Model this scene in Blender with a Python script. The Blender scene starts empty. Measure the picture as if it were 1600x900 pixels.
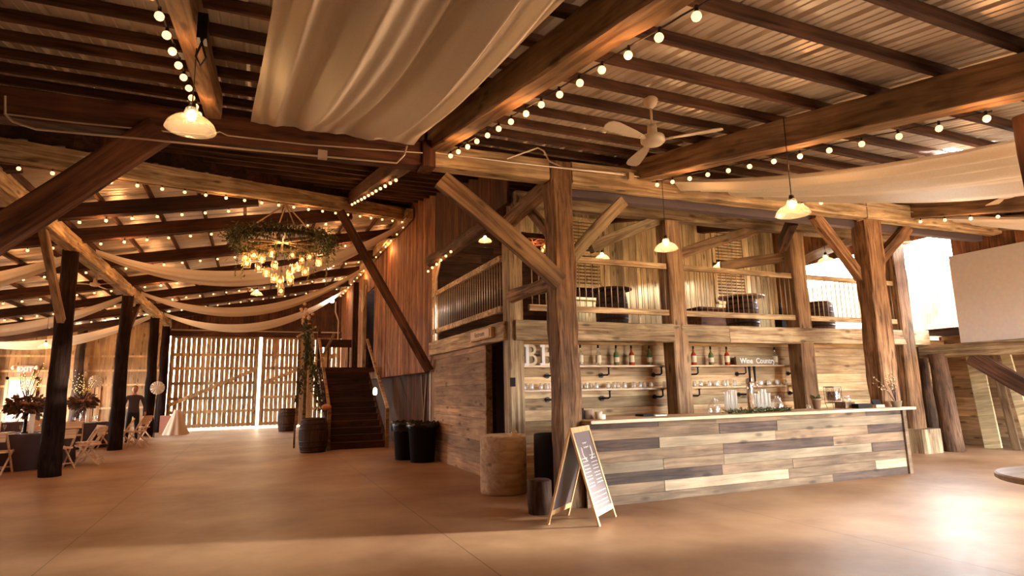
import bpy, bmesh, math, random
from mathutils import Vector, Matrix, noise
random.seed(7)
C = bpy.context.scene.collection
PI = math.pi
# ------------------------------------------------------------------ camera, world, sun, exposure
F = 937.0                                   # focal length in pixels of the 1600 px wide frame
CAM_H = 1.5
def _n(v): return Vector(v).normalized()
_Y = _n((-405, 166, 937)); _X = _n((2215, 116, 937)); _X = (_X - _Y*_X.dot(_Y)).normalized()
_Z = _X.cross(_Y)
if _Z.y > 0: _Z = -_Z
RW = Matrix((_X, _Y, _Z))                   # image axes (right, down, forward) -> world
cam_data = bpy.data.cameras.new('camera')
cam = bpy.data.objects.new('camera', cam_data); C.objects.link(cam)
cam_data.sensor_width = 36; cam_data.lens = F/1600*36; cam_data.clip_start = .05; cam_data.clip_end = 500
_r = RW @ Vector((1, 0, 0)); _u = RW @ Vector((0, -1, 0)); _b = RW @ Vector((0, 0, -1))
cam.matrix_world = Matrix(((_r.x, _u.x, _b.x, 0), (_r.y, _u.y, _b.y, 0), (_r.z, _u.z, _b.z, CAM_H), (0, 0, 0, 1)))
sc = bpy.context.scene; sc.camera = cam
def P(px, py, **k):                         # photo pixel -> point on the plane x=, y= or z=
    d = RW @ Vector((px-800, py-450, F)); o = Vector((0, 0, CAM_H))
    if 'z' in k: t = (k['z']-CAM_H)/d.z
    elif 'y' in k: t = k['y']/d.y
    else: t = k['x']/d.x
    return o + d*t
sc.view_settings.view_transform = 'Standard'; sc.view_settings.look = 'None'
sc.view_settings.exposure = 1.68; sc.view_settings.gamma = 1; sc.view_settings.use_curve_mapping = False
sc.cycles.use_denoising = True
sc.cycles.max_bounces = 8; sc.cycles.diffuse_bounces = 4; sc.cycles.glossy_bounces = 3
sc.cycles.transmission_bounces = 4; sc.cycles.transparent_max_bounces = 12
sc.cycles.sample_clamp_indirect = 6; sc.cycles.caustics_reflective = False; sc.cycles.caustics_refractive = False
world = bpy.data.worlds.new('world'); sc.world = world; world.use_nodes = True
bg = world.node_tree.nodes['Background']
bg.inputs[0].default_value = (.90, .96, 1.0, 1); bg.inputs[1].default_value = 14.5
sun_d = bpy.data.lights.new('sun', 'SUN'); sun_d.energy = 7; sun_d.angle = .05; sun_d.color = (1, .93, .80)
sun = bpy.data.objects.new('sun', sun_d); C.objects.link(sun)
_el = math.radians(8.0); _dir = Vector((-1, .30, 0)).normalized()*math.cos(_el); _dir.z = -math.sin(_el)
sun.rotation_euler = _dir.to_track_quat('-Z', 'Y').to_euler()
def portal(loc, size, rot):                 # only guides the sampling of the sky through modelled openings
    d = bpy.data.lights.new('portal', 'AREA'); d.shape = 'RECTANGLE'; d.size, d.size_y = size
    d.cycles.is_portal = True
    o = bpy.data.objects.new('portal', d); C.objects.link(o); o.location = loc; o.rotation_euler = rot
portal((15.9, 2.9, 1.3), (2.6, 6.6), (0, PI/2, 0))
portal((14.2, 9.9, 3.55), (2.4, 3.9), (0, PI/2, 0))
portal((10.6, -4.6, 1.5), (6.5, 3.0), (PI/2, 0, 0))
portal((0, 30.3, 2.05), (7.2, 4.0), (-PI/2, 0, 0))

portal((11.1, -1.05, 3.5), (5.0, 4.0), (math.atan(.2), 0, 0))
portal((-10.7, 26, 1.9), (1.8, 4.0), (0, -PI/2, 0))
# ------------------------------------------------------------------ materials
MATS = {}
def lin(c): return tuple(((v/12.92) if v <= .04045 else ((v+.055)/1.055)**2.4) for v in c)
def rgb(r, g, b): return lin((r/255, g/255, b/255)) + (1,)
def newmat(name):
    m = bpy.data.materials.new(name); m.use_nodes = True; nt = m.node_tree
    return m, nt, nt.nodes['Principled BSDF']
def plain(name, col, rough=.6, metal=0, emit=None, es=0, spec=.5):
    if name in MATS: return MATS[name]
    m, nt, b = newmat(name); b.inputs['Base Color'].default_value = col
    b.inputs['Roughness'].default_value = rough; b.inputs['Metallic'].default_value = metal
    b.inputs['Specular IOR Level'].default_value = spec
    n = nt.nodes.new('ShaderNodeTexNoise'); n.inputs['Scale'].default_value = 14
    tc = nt.nodes.new('ShaderNodeTexCoord'); nt.links.new(tc.outputs['Object'], n.inputs['Vector'])
    mx = nt.nodes.new('ShaderNodeMix'); mx.data_type = 'RGBA'; mx.blend_type = 'MULTIPLY'; mx.inputs[0].default_value = .25
    mx.inputs[6].default_value = col; nt.links.new(n.outputs['Color'], mx.inputs[7])
    r = nt.nodes.new('ShaderNodeHueSaturation'); r.inputs['Saturation'].default_value = 1; r.inputs['Value'].default_value = 1.1
    nt.links.new(mx.outputs[2], r.inputs['Color']); nt.links.new(r.outputs[0], b.inputs['Base Color'])
    if emit: b.inputs['Emission Color'].default_value = emit; b.inputs['Emission Strength'].default_value = es
    MATS[name] = m; return m
def emitter(name, col, s, sample=False):
    if name in MATS: return MATS[name]
    m, nt, b = newmat(name); b.inputs['Base Color'].default_value = (.8, .7, .5, 1)
    b.inputs['Emission Color'].default_value = col; b.inputs['Emission Strength'].default_value = s
    m.cycles.emission_sampling = 'AUTO' if sample else 'NONE'
    MATS[name] = m; return m
def wood(name, dark, light, axis=0, scale=1.0, rough=.75, bump=.25, stain=.5, knots=True, spec=.3):
    """Wood with its grain along the local axis; each plank's own tone comes from the face attribute tone."""
    if name in MATS: return MATS[name]
    def mute(c): g = .3*c[0]+.5*c[1]+.2*c[2]; c = tuple(v+(g-v)*.2 for v in c[:3]); return (c[0]*.98, c[1]*1.07, c[2]*1.0, 1)
    dark, light = mute(dark), mute(light)
    m, nt, b = newmat(name); N = nt.nodes.new; L = nt.links.new
    tc = N('ShaderNodeTexCoord'); at = N('ShaderNodeAttribute'); at.attribute_name = 'tone'
    mp = N('ShaderNodeMapping'); s = [11*scale]*3; s[axis] = .8*scale; mp.inputs['Scale'].default_value = s
    L(tc.outputs['Object'], mp.inputs['Vector'])
    off = N('ShaderNodeVectorMath'); off.operation = 'SCALE'; off.inputs[0].default_value = (31, 17, 23); L(at.outputs['Fac'], off.inputs['Scale'])
    ad = N('ShaderNodeVectorMath'); ad.operation = 'ADD'; L(mp.outputs[0], ad.inputs[0]); L(off.outputs[0], ad.inputs[1])
    n1 = N('ShaderNodeTexNoise'); n1.inputs['Scale'].default_value = 1.6; n1.inputs['Detail'].default_value = 6; n1.inputs['Roughness'].default_value = .62; n1.inputs['Distortion'].default_value = .9
    L(ad.outputs[0], n1.inputs['Vector'])
    r1 = N('ShaderNodeValToRGB'); r1.color_ramp.elements[0].position = .33; r1.color_ramp.elements[0].color = dark
    r1.color_ramp.elements[1].position = .66; r1.color_ramp.elements[1].color = light
    L(n1.outputs['Fac'], r1.inputs[0])
    n2 = N('ShaderNodeTexNoise'); n2.inputs['Scale'].default_value = 1.3; n2.inputs['Detail'].default_value = 4
    a2 = N('ShaderNodeVectorMath'); a2.operation = 'ADD'; L(tc.outputs['Object'], a2.inputs[0]); L(off.outputs[0], a2.inputs[1]); L(a2.outputs[0], n2.inputs['Vector'])
    r2 = N('ShaderNodeMapRange'); r2.inputs[1].default_value = .35; r2.inputs[2].default_value = .65; r2.inputs[3].default_value = 1-stain; r2.inputs[4].default_value = 1.12
    L(n2.outputs['Fac'], r2.inputs[0])
    tn = N('ShaderNodeMapRange'); tn.inputs[3].default_value = .62; tn.inputs[4].default_value = 1.25; L(at.outputs['Fac'], tn.inputs[0])
    mu = N('ShaderNodeMath'); mu.operation = 'MULTIPLY'; L(r2.outputs[0], mu.inputs[0]); L(tn.outputs[0], mu.inputs[1])
    last = mu.outputs[0]
    if knots:
        mk = N('ShaderNodeMapping'); ks = [5.0]*3; ks[axis] = 1.6; mk.inputs['Scale'].default_value = ks; L(tc.outputs['Object'], mk.inputs['Vector'])
        vo = N('ShaderNodeTexVoronoi'); vo.inputs['Scale'].default_value = 1.1; L(mk.outputs[0], vo.inputs['Vector'])
        kr = N('ShaderNodeMapRange'); kr.inputs[1].default_value = .09; kr.inputs[2].default_value = .2; kr.inputs[3].default_value = .42; kr.inputs[4].default_value = 1
        L(vo.outputs['Distance'], kr.inputs[0])
        m2 = N('ShaderNodeMath'); m2.operation = 'MULTIPLY'; L(last, m2.inputs[0]); L(kr.outputs[0], m2.inputs[1]); last = m2.outputs[0]
    vm = N('ShaderNodeVectorMath'); vm.operation = 'SCALE'; L(r1.outputs[0], vm.inputs[0]); L(last, vm.inputs['Scale'])
    L(vm.outputs[0], b.inputs['Base Color'])
    b.inputs['Roughness'].default_value = rough; b.inputs['Specular IOR Level'].default_value = spec
    bp = N('ShaderNodeBump'); bp.inputs['Strength'].default_value = bump; bp.inputs['Distance'].default_value = .02
    L(n1.outputs['Fac'], bp.inputs['Height']); L(bp.outputs[0], b.inputs['Normal'])
    MATS[name] = m; return m
def glassy(name, tint=(1, 1, 1, 1), gloss=.18, diff=None, dfac=.1):
    if name in MATS: return MATS[name]
    m = bpy.data.materials.new(name); m.use_nodes = True; nt = m.node_tree; N = nt.nodes.new; L = nt.links.new
    nt.nodes.remove(nt.nodes['Principled BSDF']); out = nt.nodes['Material Output']
    t = N('ShaderNodeBsdfTransparent'); t.inputs[0].default_value = tint
    g = N('ShaderNodeBsdfGlossy'); g.inputs['Roughness'].default_value = .08; g.inputs[0].default_value = (1, 1, 1, 1)
    lw = N('ShaderNodeLayerWeight'); lw.inputs[0].default_value = .35
    mr = N('ShaderNodeMapRange'); mr.inputs[3].default_value = gloss*.4; mr.inputs[4].default_value = min(1, gloss*3.2); L(lw.outputs['Facing'], mr.inputs[0])
    mx = N('ShaderNodeMixShader'); L(mr.outputs[0], mx.inputs[0]); L(t.outputs[0], mx.inputs[1]); L(g.outputs[0], mx.inputs[2]); last = mx
    if diff:
        d = N('ShaderNodeBsdfDiffuse'); d.inputs[0].default_value = diff
        tr = N('ShaderNodeBsdfTranslucent'); tr.inputs[0].default_value = diff
        a = N('ShaderNodeMixShader'); a.inputs[0].default_value = .5; L(d.outputs[0], a.inputs[1]); L(tr.outputs[0], a.inputs[2])
        m2 = N('ShaderNodeMixShader'); m2.inputs[0].default_value = dfac; L(mx.outputs[0], m2.inputs[1]); L(a.outputs[0], m2.inputs[2]); last = m2
    L(last.outputs[0], out.inputs[0]); MATS[name] = m; return m
def cloth(name, col, trans=.5):
    if name in MATS: return MATS[name]
    m = bpy.data.materials.new(name); m.use_nodes = True; nt = m.node_tree; N = nt.nodes.new; L = nt.links.new
    nt.nodes.remove(nt.nodes['Principled BSDF']); out = nt.nodes['Material Output']
    tc = N('ShaderNodeTexCoord'); w = N('ShaderNodeTexNoise'); w.inputs['Scale'].default_value = 60; L(tc.outputs['Object'], w.inputs[0])
    r = N('ShaderNodeMapRange'); r.inputs[3].default_value = .9; r.inputs[4].default_value = 1.05; L(w.outputs[0], r.inputs[0])
    v = N('ShaderNodeVectorMath'); v.operation = 'SCALE'; v.inputs[0].default_value = col[:3]; L(r.outputs[0], v.inputs['Scale'])
    d = N('ShaderNodeBsdfDiffuse'); t = N('ShaderNodeBsdfTranslucent'); L(v.outputs[0], d.inputs[0]); L(v.outputs[0], t.inputs[0])
    mx = N('ShaderNodeMixShader'); mx.inputs[0].default_value = trans; L(d.outputs[0], mx.inputs[1]); L(t.outputs[0], mx.inputs[2])
    L(mx.outputs[0], out.inputs[0]); MATS[name] = m; return m
def concrete(name):
    m, nt, b = newmat(name); N = nt.nodes.new; L = nt.links.new
    tc = N('ShaderNodeTexCoord')
    n1 = N('ShaderNodeTexNoise'); n1.inputs['Scale'].default_value = .55; n1.inputs['Detail'].default_value = 7; n1.inputs['Roughness'].default_value = .6; L(tc.outputs['Object'], n1.inputs[0])
    n2 = N('ShaderNodeTexNoise'); n2.inputs['Scale'].default_value = 7; n2.inputs['Detail'].default_value = 6; L(tc.outputs['Object'], n2.inputs[0])
    r1 = N('ShaderNodeValToRGB'); r1.color_ramp.elements[0].position = .3; r1.color_ramp.elements[0].color = FLOOR_D; r1.color_ramp.elements[1].position = .7; r1.color_ramp.elements[1].color = FLOOR_L
    L(n1.outputs[0], r1.inputs[0])
    r2 = N('ShaderNodeMapRange'); r2.inputs[3].default_value = .82; r2.inputs[4].default_value = 1.15; L(n2.outputs[0], r2.inputs[0])
    sx = N('ShaderNodeSeparateXYZ'); L(tc.outputs['Object'], sx.inputs[0])
    a = N('ShaderNodeMath'); a.operation = 'ADD'; a.inputs[1].default_value = 1.67 + 3.605*4; L(sx.outputs[0], a.inputs[0])
    mo = N('ShaderNodeMath'); mo.operation = 'PINGPONG'; mo.inputs[1].default_value = 3.605/2; L(a.outputs[0], mo.inputs[0])
    gt = N('ShaderNodeMapRange'); gt.inputs[1].default_value = .002; gt.inputs[2].default_value = .008; gt.inputs[3].default_value = .35; gt.inputs[4].default_value = 1; L(mo.outputs[0], gt.inputs[0])
    mu = N('ShaderNodeMath'); mu.operation = 'MULTIPLY'; L(r2.outputs[0], mu.inputs[0]); L(gt.outputs[0], mu.inputs[1])
    v = N('ShaderNodeVectorMath'); v.operation = 'SCALE'; L(r1.outputs[0], v.inputs[0]); L(mu.outputs[0], v.inputs['Scale'])
    L(v.outputs[0], b.inputs['Base Color'])
    rr = N('ShaderNodeMapRange'); rr.inputs[3].default_value = .34; rr.inputs[4].default_value = .56; L(n2.outputs[0], rr.inputs[0]); L(rr.outputs[0], b.inputs['Roughness'])
    b.inputs['Specular IOR Level'].default_value = .3
    bp = N('ShaderNodeBump'); bp.inputs['Strength'].default_value = .12; bp.inputs['Distance'].default_value = .02; L(n2.outputs[0], bp.inputs['Height']); L(bp.outputs[0], b.inputs['Normal'])
    return m
FLOOR_D = rgb(126, 90, 64); FLOOR_L = rgb(180, 146, 112)
M_floor = concrete('worn tan concrete')
W_beam = wood('pale hewn timber', rgb(136, 90, 56), rgb(234, 196, 148), 0, .75, stain=.4, bump=.5)
W_post = wood('rough brown timber', rgb(92, 52, 28), rgb(200, 140, 88), 0, 1.0, bump=.6, stain=.45)
W_dark = wood('dark stained timber', rgb(44, 20, 12), rgb(98, 50, 30), 0, .7, stain=.5)
W_darkbeam = wood('dark brown timber', rgb(66, 30, 18), rgb(132, 72, 42), 0, .7, stain=.45)
W_rafter = wood('brown rafter timber', rgb(112, 70, 44), rgb(204, 154, 108), 0, .6, stain=.45)
W_purlin = wood('brown purlin timber', rgb(58, 30, 22), rgb(122, 76, 52), 0, .7, stain=.4, bump=.2)
W_log = wood('barky log', rgb(60, 34, 22), rgb(128, 84, 54), 0, 1.2, bump=.8)
W_logdark = wood('dark barky log', rgb(26, 14, 12), rgb(58, 34, 26), 0, 1.2, bump=.8, rough=.95, spec=.1)
W_sideX = wood('pine siding along x', rgb(168, 112, 68), rgb(234, 190, 136), 0, .55, stain=.25, bump=.1)
W_sideY = wood('pine siding along y', rgb(150, 98, 62), rgb(212, 160, 112), 1, .55, stain=.3, bump=.1)
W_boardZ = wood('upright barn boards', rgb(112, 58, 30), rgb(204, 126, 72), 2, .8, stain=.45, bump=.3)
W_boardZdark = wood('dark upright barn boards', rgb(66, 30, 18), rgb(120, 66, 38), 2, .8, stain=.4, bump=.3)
W_paleZ = wood('pale upright boards', rgb(186, 146, 98), rgb(240, 210, 160), 2, .7, stain=.25, bump=.15)
W_gate = wood('barn door boards', rgb(176, 122, 74), rgb(232, 184, 126), 2, .8, stain=.4)
W_reclaim = wood('reclaimed pallet boards', rgb(112, 82, 58), rgb(162, 124, 92), 0, .9, stain=.35, bump=.3)
W_reclaimL = wood('light reclaimed boards', rgb(142, 114, 86), rgb(182, 150, 118), 0, .9, stain=.25, bump=.2)
W_reclaimD = wood('dark reclaimed boards', rgb(66, 46, 40), rgb(116, 86, 72), 0, .9, stain=.5, bump=.3)
W_top = wood('pale bar top', rgb(168, 118, 76), rgb(222, 178, 128), 0, .6, stain=.2, rough=.4, bump=.08, spec=.5)
W_deck = wood('deck boards', rgb(110, 70, 42), rgb(160, 110, 70), 0, .6, stain=.3)
W_stair = wood('dark red brown stair boards', rgb(50, 20, 12), rgb(96, 44, 26), 0, .6, stain=.4, rough=.6)
W_ply = wood('amber panel board', rgb(190, 124, 70), rgb(232, 172, 110), 2, .4, stain=.35, bump=.05)
W_chair = wood('light chair wood', rgb(196, 140, 96), rgb(232, 180, 134), 0, 1, stain=.1, bump=.05, knots=False)
W_barrel = wood('oak staves', rgb(58, 32, 22), rgb(118, 72, 46), 2, 1, stain=.4)
W_tub = wood('pale wrapped veneer', rgb(176, 126, 88), rgb(220, 174, 130), 0, .6, stain=.2, bump=.1)
W_frame = wood('honey pine frame', rgb(190, 130, 76), rgb(232, 178, 116), 2, 1, stain=.1, bump=.05, knots=False)
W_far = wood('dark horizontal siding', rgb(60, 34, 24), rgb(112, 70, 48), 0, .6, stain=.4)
W_osb = wood('flaky strand board', rgb(130, 82, 44), rgb(200, 144, 88), 2, 5, stain=.3, knots=False)
def metal_roof():
    m, nt, b = newmat('galvanised roof sheet'); N = nt.nodes.new; L = nt.links.new
    tc = N('ShaderNodeTexCoord'); n = N('ShaderNodeTexNoise'); n.inputs['Scale'].default_value = 1.2; n.inputs['Detail'].default_value = 5; L(tc.outputs['Object'], n.inputs[0])
    r = N('ShaderNodeValToRGB'); r.color_ramp.elements[0].position = .3; r.color_ramp.elements[0].color = rgb(196, 182, 166); r.color_ramp.elements[1].position = .7; r.color_ramp.elements[1].color = rgb(244, 236, 224)
    L(n.outputs[0], r.inputs[0]); L(r.outputs[0], b.inputs['Base Color'])
    b.inputs['Metallic'].default_value = .2; b.inputs['Roughness'].default_value = .34
    return m
M_roof = metal_roof()
M_white = plain('white enamel', rgb(226, 212, 190), .4)
M_cream = plain('cream paint', rgb(214, 190, 152), .5)
M_iron = plain('black iron pipe', rgb(24, 20, 20), .45, .6)
M_hoop = plain('dark steel hoop', rgb(58, 46, 42), .45, .8)
M_rod = plain('thin galvanised rod', rgb(190, 170, 148), .4, .6)
M_conduit = plain('grey conduit pipe', rgb(200, 182, 160), .4, .5)
M_black = plain('black plastic', rgb(24, 18, 20), .7, spec=.25)
M_sock = plain('black lamp socket', rgb(14, 10, 10), .5)
M_cord = plain('black cord', rgb(20, 12, 10), .6)
M_bulb = emitter('glowing string bulb', (1, .5, .2, 1), .95)
M_bulb2 = emitter('bright lamp bulb', (1, .74, .45, 1), 5)
M_candle = emitter('glowing jar bulb', (1, .55, .2, 1), 1.1)
M_fairy = emitter('tiny fairy light', (1, .55, .15, 1), .9)
M_shade = glassy('ribbed glass shade', (1, .93, .8, 1), .22, (.95, .82, .6, 1), .11)
M_glass = glassy('clear glass', (.97, .96, .93, 1), .26, (.95, .92, .85, 1), .08)
M_glassw = glassy('thick pressed glass', (.96, .95, .92, 1), .42, (.98, .97, .92, 1), .28)
M_jar = glassy('amber lit jar glass', (1, .9, .72, 1), .18, (1, .78, .45, 1), .12)
M_sheer = cloth('sheer white drape', rgb(255, 248, 234), .15)
M_linen = cloth('white linen', rgb(224, 200, 172), .2)
M_darkcloth = plain('dark table linen', rgb(60, 40, 42), .85)
M_chalk = plain('chalk white', rgb(240, 236, 230), .8)
M_board = plain('chalkboard slate', rgb(104, 92, 94), .3)  # slate lightened to grey: sky glare put into the base colour
M_green = plain('dark green leaves', rgb(58, 66, 34), .6)
M_green2 = plain('olive leaves', rgb(110, 108, 60), .6)
M_petal = plain('cream petals', rgb(226, 196, 150), .7)
M_rope = plain('pale rope', rgb(196, 160, 116), .8)
M_skin = plain('skin', rgb(186, 124, 92), .55)
M_shirt = plain('dark grey shirt', rgb(66, 48, 50), .8)
M_trouser = plain('black trousers', rgb(24, 18, 20), .8)
M_hair = plain('dark hair', rgb(30, 20, 18), .7)
M_terra = plain('grey clay', rgb(150, 116, 94), .7)
M_zinc = plain('zinc bucket', rgb(190, 176, 158), .35, .5)
M_tea = plain('dark tea', rgb(70, 24, 10), .2)
M_amber = plain('amber spirit', rgb(176, 62, 22), .12)
M_olive = plain('olive green bottle', rgb(120, 112, 64), .12)
M_label = plain('cream label', rgb(232, 210, 176), .7)
M_glabel = plain('green label', rgb(60, 128, 76), .7)
M_doorpale = plain('pale painted door', rgb(220, 200, 168), .6)
M_grey = plain('grey taupe panel', rgb(214, 206, 204), .8)
M_dirt = plain('dry gravel', rgb(180, 150, 115), .95)
# ------------------------------------------------------------------ building helpers
def wm(o):
    m = o.matrix_basis.copy()
    return wm(o.parent) @ o.matrix_parent_inverse @ m if o.parent else m
def adopt(o, parent):
    if parent: o.parent = parent; o.matrix_parent_inverse = wm(parent).inverted()
def tag(o, label=None, cat=None, group=None, kind=None):
    if label: o['label'] = label
    if cat: o['category'] = cat
    if group: o['group'] = group
    if kind: o['kind'] = kind
    return o
def empty(name, loc, label=None, cat=None, group=None, rz=0):
    o = bpy.data.objects.new(name, None); C.objects.link(o); o.location = loc; o.rotation_euler = (0, 0, rz); o.empty_display_size = .1
    return tag(o, label, cat, group)
class MB:
    def __init__(s): s.v = []; s.f = []; s.t = []; s.m = []
    def add(s, vs, fs, tone=None, mi=0):
        k = len(s.v); s.v += [tuple(p) for p in vs]; t = random.random() if tone is None else tone
        for f in fs: s.f.append([i+k for i in f]); s.t.append(t); s.m.append(mi)
        return s
    def box(s, a, b, tone=None, mi=0, M=None):
        (x0, y0, z0), (x1, y1, z1) = a, b
        vs = [Vector(p) for p in ((x0,y0,z0),(x1,y0,z0),(x1,y1,z0),(x0,y1,z0),(x0,y0,z1),(x1,y0,z1),(x1,y1,z1),(x0,y1,z1))]
        if M: vs = [M @ p for p in vs]
        return s.add(vs, [(0,3,2,1),(4,5,6,7),(0,1,5,4),(1,2,6,5),(2,3,7,6),(3,0,4,7)], tone, mi)
    def bar(s, a, b, w, h, tone=None, mi=0, up=(0, 0, 1)):      # straight square bar between two points
        M, L = frame(a, b, up); return s.box((0, -w/2, -h/2), (L, w/2, h/2), tone, mi, M)
    def tube(s, pts, r, n=8, tone=None, mi=0, cap=True):
        pts = [Vector(p) for p in pts]; rs = r if isinstance(r, (list, tuple)) else [r]*len(pts); vs = []; ref = None
        for i, p in enumerate(pts):
            d = (pts[min(i+1, len(pts)-1)] - pts[max(i-1, 0)]).normalized()
            if ref is None: ref = d.orthogonal().normalized()
            ref = (ref - d*ref.dot(d)); ref = ref.normalized() if ref.length > 1e-6 else d.orthogonal().normalized()
            w = d.cross(ref)
            for k in range(n): a = 2*PI*k/n; vs.append(p + (ref*math.cos(a) + w*math.sin(a))*rs[i])
        fs = [(i*n+k, i*n+(k+1) % n, (i+1)*n+(k+1) % n, (i+1)*n+k) for i in range(len(pts)-1) for k in range(n)]
        if cap: fs += [tuple(range(n))[::-1], tuple((len(pts)-1)*n+k for k in range(n))]
        return s.add(vs, fs, tone, mi)
    def lathe(s, prof, c=(0, 0, 0), n=20, tone=None, mi=0, M=None):
        c = Vector(c); vs = []
        for r, z in prof:
            for k in range(n):
                a = 2*PI*k/n; p = Vector((r*math.cos(a), r*math.sin(a), z)); vs.append((M @ p if M else p) + c)
        fs = [(i*n+k, i*n+(k+1) % n, (i+1)*n+(k+1) % n, (i+1)*n+k) for i in range(len(prof)-1) for k in range(n)]
        return s.add(vs, fs, tone, mi)
    def ball(s, c, r, n=8, m=6, tone=None, mi=0, sc=(1, 1, 1)):
        prof = [(max(1e-4, r*math.sin(PI*i/m)), -r*math.cos(PI*i/m)) for i in range(m+1)]
        return s.lathe(prof, c, n, tone, mi, Matrix.Diagonal((*sc, 1)))
    def leaf(s, p, d, w, mi=0):
        p = Vector(p); d = Vector(d); sd = d.cross(Vector((random.uniform(-1,1), random.uniform(-1,1), random.uniform(-1,1))))
        sd = sd.normalized()*w if sd.length > 1e-5 else Vector((w, 0, 0)); n = d.cross(sd).normalized()*w*.3
        return s.add([p, p+d*.5+sd+n, p+d, p+d*.5-sd+n], [(0,1,2),(0,2,3)], None, mi)
    def hewn(s, L, w, h, seg=None, jit=.01, chamfer=.14, tone=None, mi=0, taper=1, bend=0):   # along local x, rough and chamfered
        seg = seg or max(2, int(L/.28)); cx = chamfer*min(w, h); vs = []; sd = random.random()*100; n = 12
        y, z = w/2, h/2
        ring = [(-y+cx,-z),(0,-z),(y-cx,-z),(y,-z+cx),(y,0),(y,z-cx),(y-cx,z),(0,z),(-y+cx,z),(-y,z-cx),(-y,0),(-y,-z+cx)]
        for i in range(seg+1):
            u = i/seg; k = 1+(taper-1)*u; bd = bend*4*u*(1-u)
            for j, (a, b) in enumerate(ring):
                q = noise.noise_vector(Vector((u*L*2.2+sd, j*.9, sd)))*jit
                vs.append((u*L, a*k+q.y, b*k+q.z+bd))
        fs = [(i*n+j, i*n+(j+1) % n, (i+1)*n+(j+1) % n, (i+1)*n+j) for i in range(seg) for j in range(n)]
        fs += [tuple(range(n))[::-1], tuple(seg*n+j for j in range(n))]
        return s.add(vs, fs, tone, mi)
    def mesh(s, name, mats, smooth=False):
        me = bpy.data.meshes.new(name); me.from_pydata(s.v, [], s.f)
        for m in (mats if isinstance(mats, (list, tuple)) else [mats]): me.materials.append(m)
        me.polygons.foreach_set('material_index', s.m)
        at = me.attributes.new('tone', 'FLOAT', 'FACE'); at.data.foreach_set('value', s.t)
        if smooth: me.polygons.foreach_set('use_smooth', [True]*len(s.f))
        me.update(); return me
    def build(s, name, mats, parent=None, smooth=False, M=None):
        o = bpy.data.objects.new(name, s.mesh(name, mats, smooth)); C.objects.link(o)
        if M: o.matrix_basis = M
        adopt(o, parent)
        return o
def frame(a, b, up=(0, 0, 1)):
    a, b = Vector(a), Vector(b); x = (b-a); L = x.length; x.normalize(); up = Vector(up)
    if abs(x.dot(up)) > .98: up = Vector((0, 1, 0))
    y = up.cross(x).normalized(); z = x.cross(y)
    return Matrix(((x.x, y.x, z.x, a.x), (x.y, y.y, z.y, a.y), (x.z, y.z, z.z, a.z), (0, 0, 0, 1))), L
def beam(name, a, b, w, h, mat, parent=None, jit=.012, bend=0, taper=1, chamfer=.07, tone=None, up=(0, 0, 1), seg=None):
    M, L = frame(a, b, up)
    return MB().hewn(L, w, h, jit=jit, bend=bend, taper=taper, chamfer=chamfer, tone=tone, seg=seg).build(name, mat, parent, M=M)
def log(name, a, b, r0, r1, mat, parent=None, jit=.03):
    M, L = frame(a, b); n = 14; seg = max(3, int(L/.25)); sd = random.random()*90; vs = []
    for i in range(seg+1):
        u = i/seg; r = r0+(r1-r0)*u; o = noise.noise_vector(Vector((u*L*.5, sd, 0)))*r*.25
        for k in range(n):
            a_ = 2*PI*k/n; rr = r + jit*noise.noise(Vector((u*L*1.5, math.cos(a_)*1.5+sd, math.sin(a_)*1.5)))*1.6
            vs.append((u*L, math.cos(a_)*rr+o.y, math.sin(a_)*rr+o.z))
    fs = [(i*n+k, i*n+(k+1) % n, (i+1)*n+(k+1) % n, (i+1)*n+k) for i in range(seg) for k in range(n)]
    fs += [tuple(range(n))[::-1], tuple(seg*n+k for k in range(n))]
    return MB().add(vs, fs).build(name, mat, parent, True, M)
def copy_tree(o, parent=None):
    c = o.copy(); C.objects.link(c)
    if parent: c.parent = parent
    for ch in list(o.children): copy_tree(ch, c)
    return c
def point(loc, e, col=(1, .6, .3), r=.04, parent=None):
    d = bpy.data.lights.new('bulb_light', 'POINT'); d.energy = e; d.color = col; d.shadow_soft_size = r
    o = bpy.data.objects.new('bulb_light', d); C.objects.link(o); o.location = loc; adopt(o, parent); return o
def struct(o, label=None): return tag(o, label, kind='structure')
def planks(mb, axis, a0, a1, b0, b1, face, thick, width, gap=.004, blen=None, hole=None, top=None, normal='y'):
    """Boards on a plane: run along 'h' (horizontal) or 'v'; a = horizontal range, b = vertical range."""
    def put(h0, h1, v0, v1, tone):
        if hole:
            for (x0, x1, z0, z1) in hole:
                if h1 > x0 and h0 < x1 and v1 > z0 and v0 < z1:
                    if axis == 'v':
                        if v0 < z0-.01: put(h0, h1, v0, z0, tone)
                        if v1 > z1+.01: put(h0, h1, z1, v1, tone)
                    else:
                        if h0 < x0-.01: put(h0, x0, v0, v1, tone)
                        if h1 > x1+.01: put(x1, h1, v0, v1, tone)
                    return
        j = random.uniform(-.003, .003)
        if normal == 'y': mb.box((h0, face+j, v0), (h1, face+thick+j, v1), tone)
        else: mb.box((face+j, h0, v0), (face+thick+j, h1, v1), tone)
    if axis == 'h':
        z = b0
        while z < b1-.005:
            z1 = min(b1, z+width); h = a0
            while h < a1-.005:
                l = (blen*random.uniform(.6, 1.4)) if blen else a1-a0
                h1 = min(a1, h+l); put(h+gap/2, h1-gap/2, z+gap/2, z1-gap/2, random.random()); h = h1
            z = z1
    else:
        h = a0
        while h < a1-.005:
            h1 = min(a1, h+width*random.uniform(.85, 1.15)); tp = top((h+h1)/2) if top else b1
            put(h+gap/2, h1-gap/2, b0, tp, random.random()); h = h1
    return mb

def backing(*boxes):
    for a, b in boxes: struct(MB().box(a, b, .3).build('wall_backing', W_dark), 'dark sheathing behind the boards')
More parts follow.
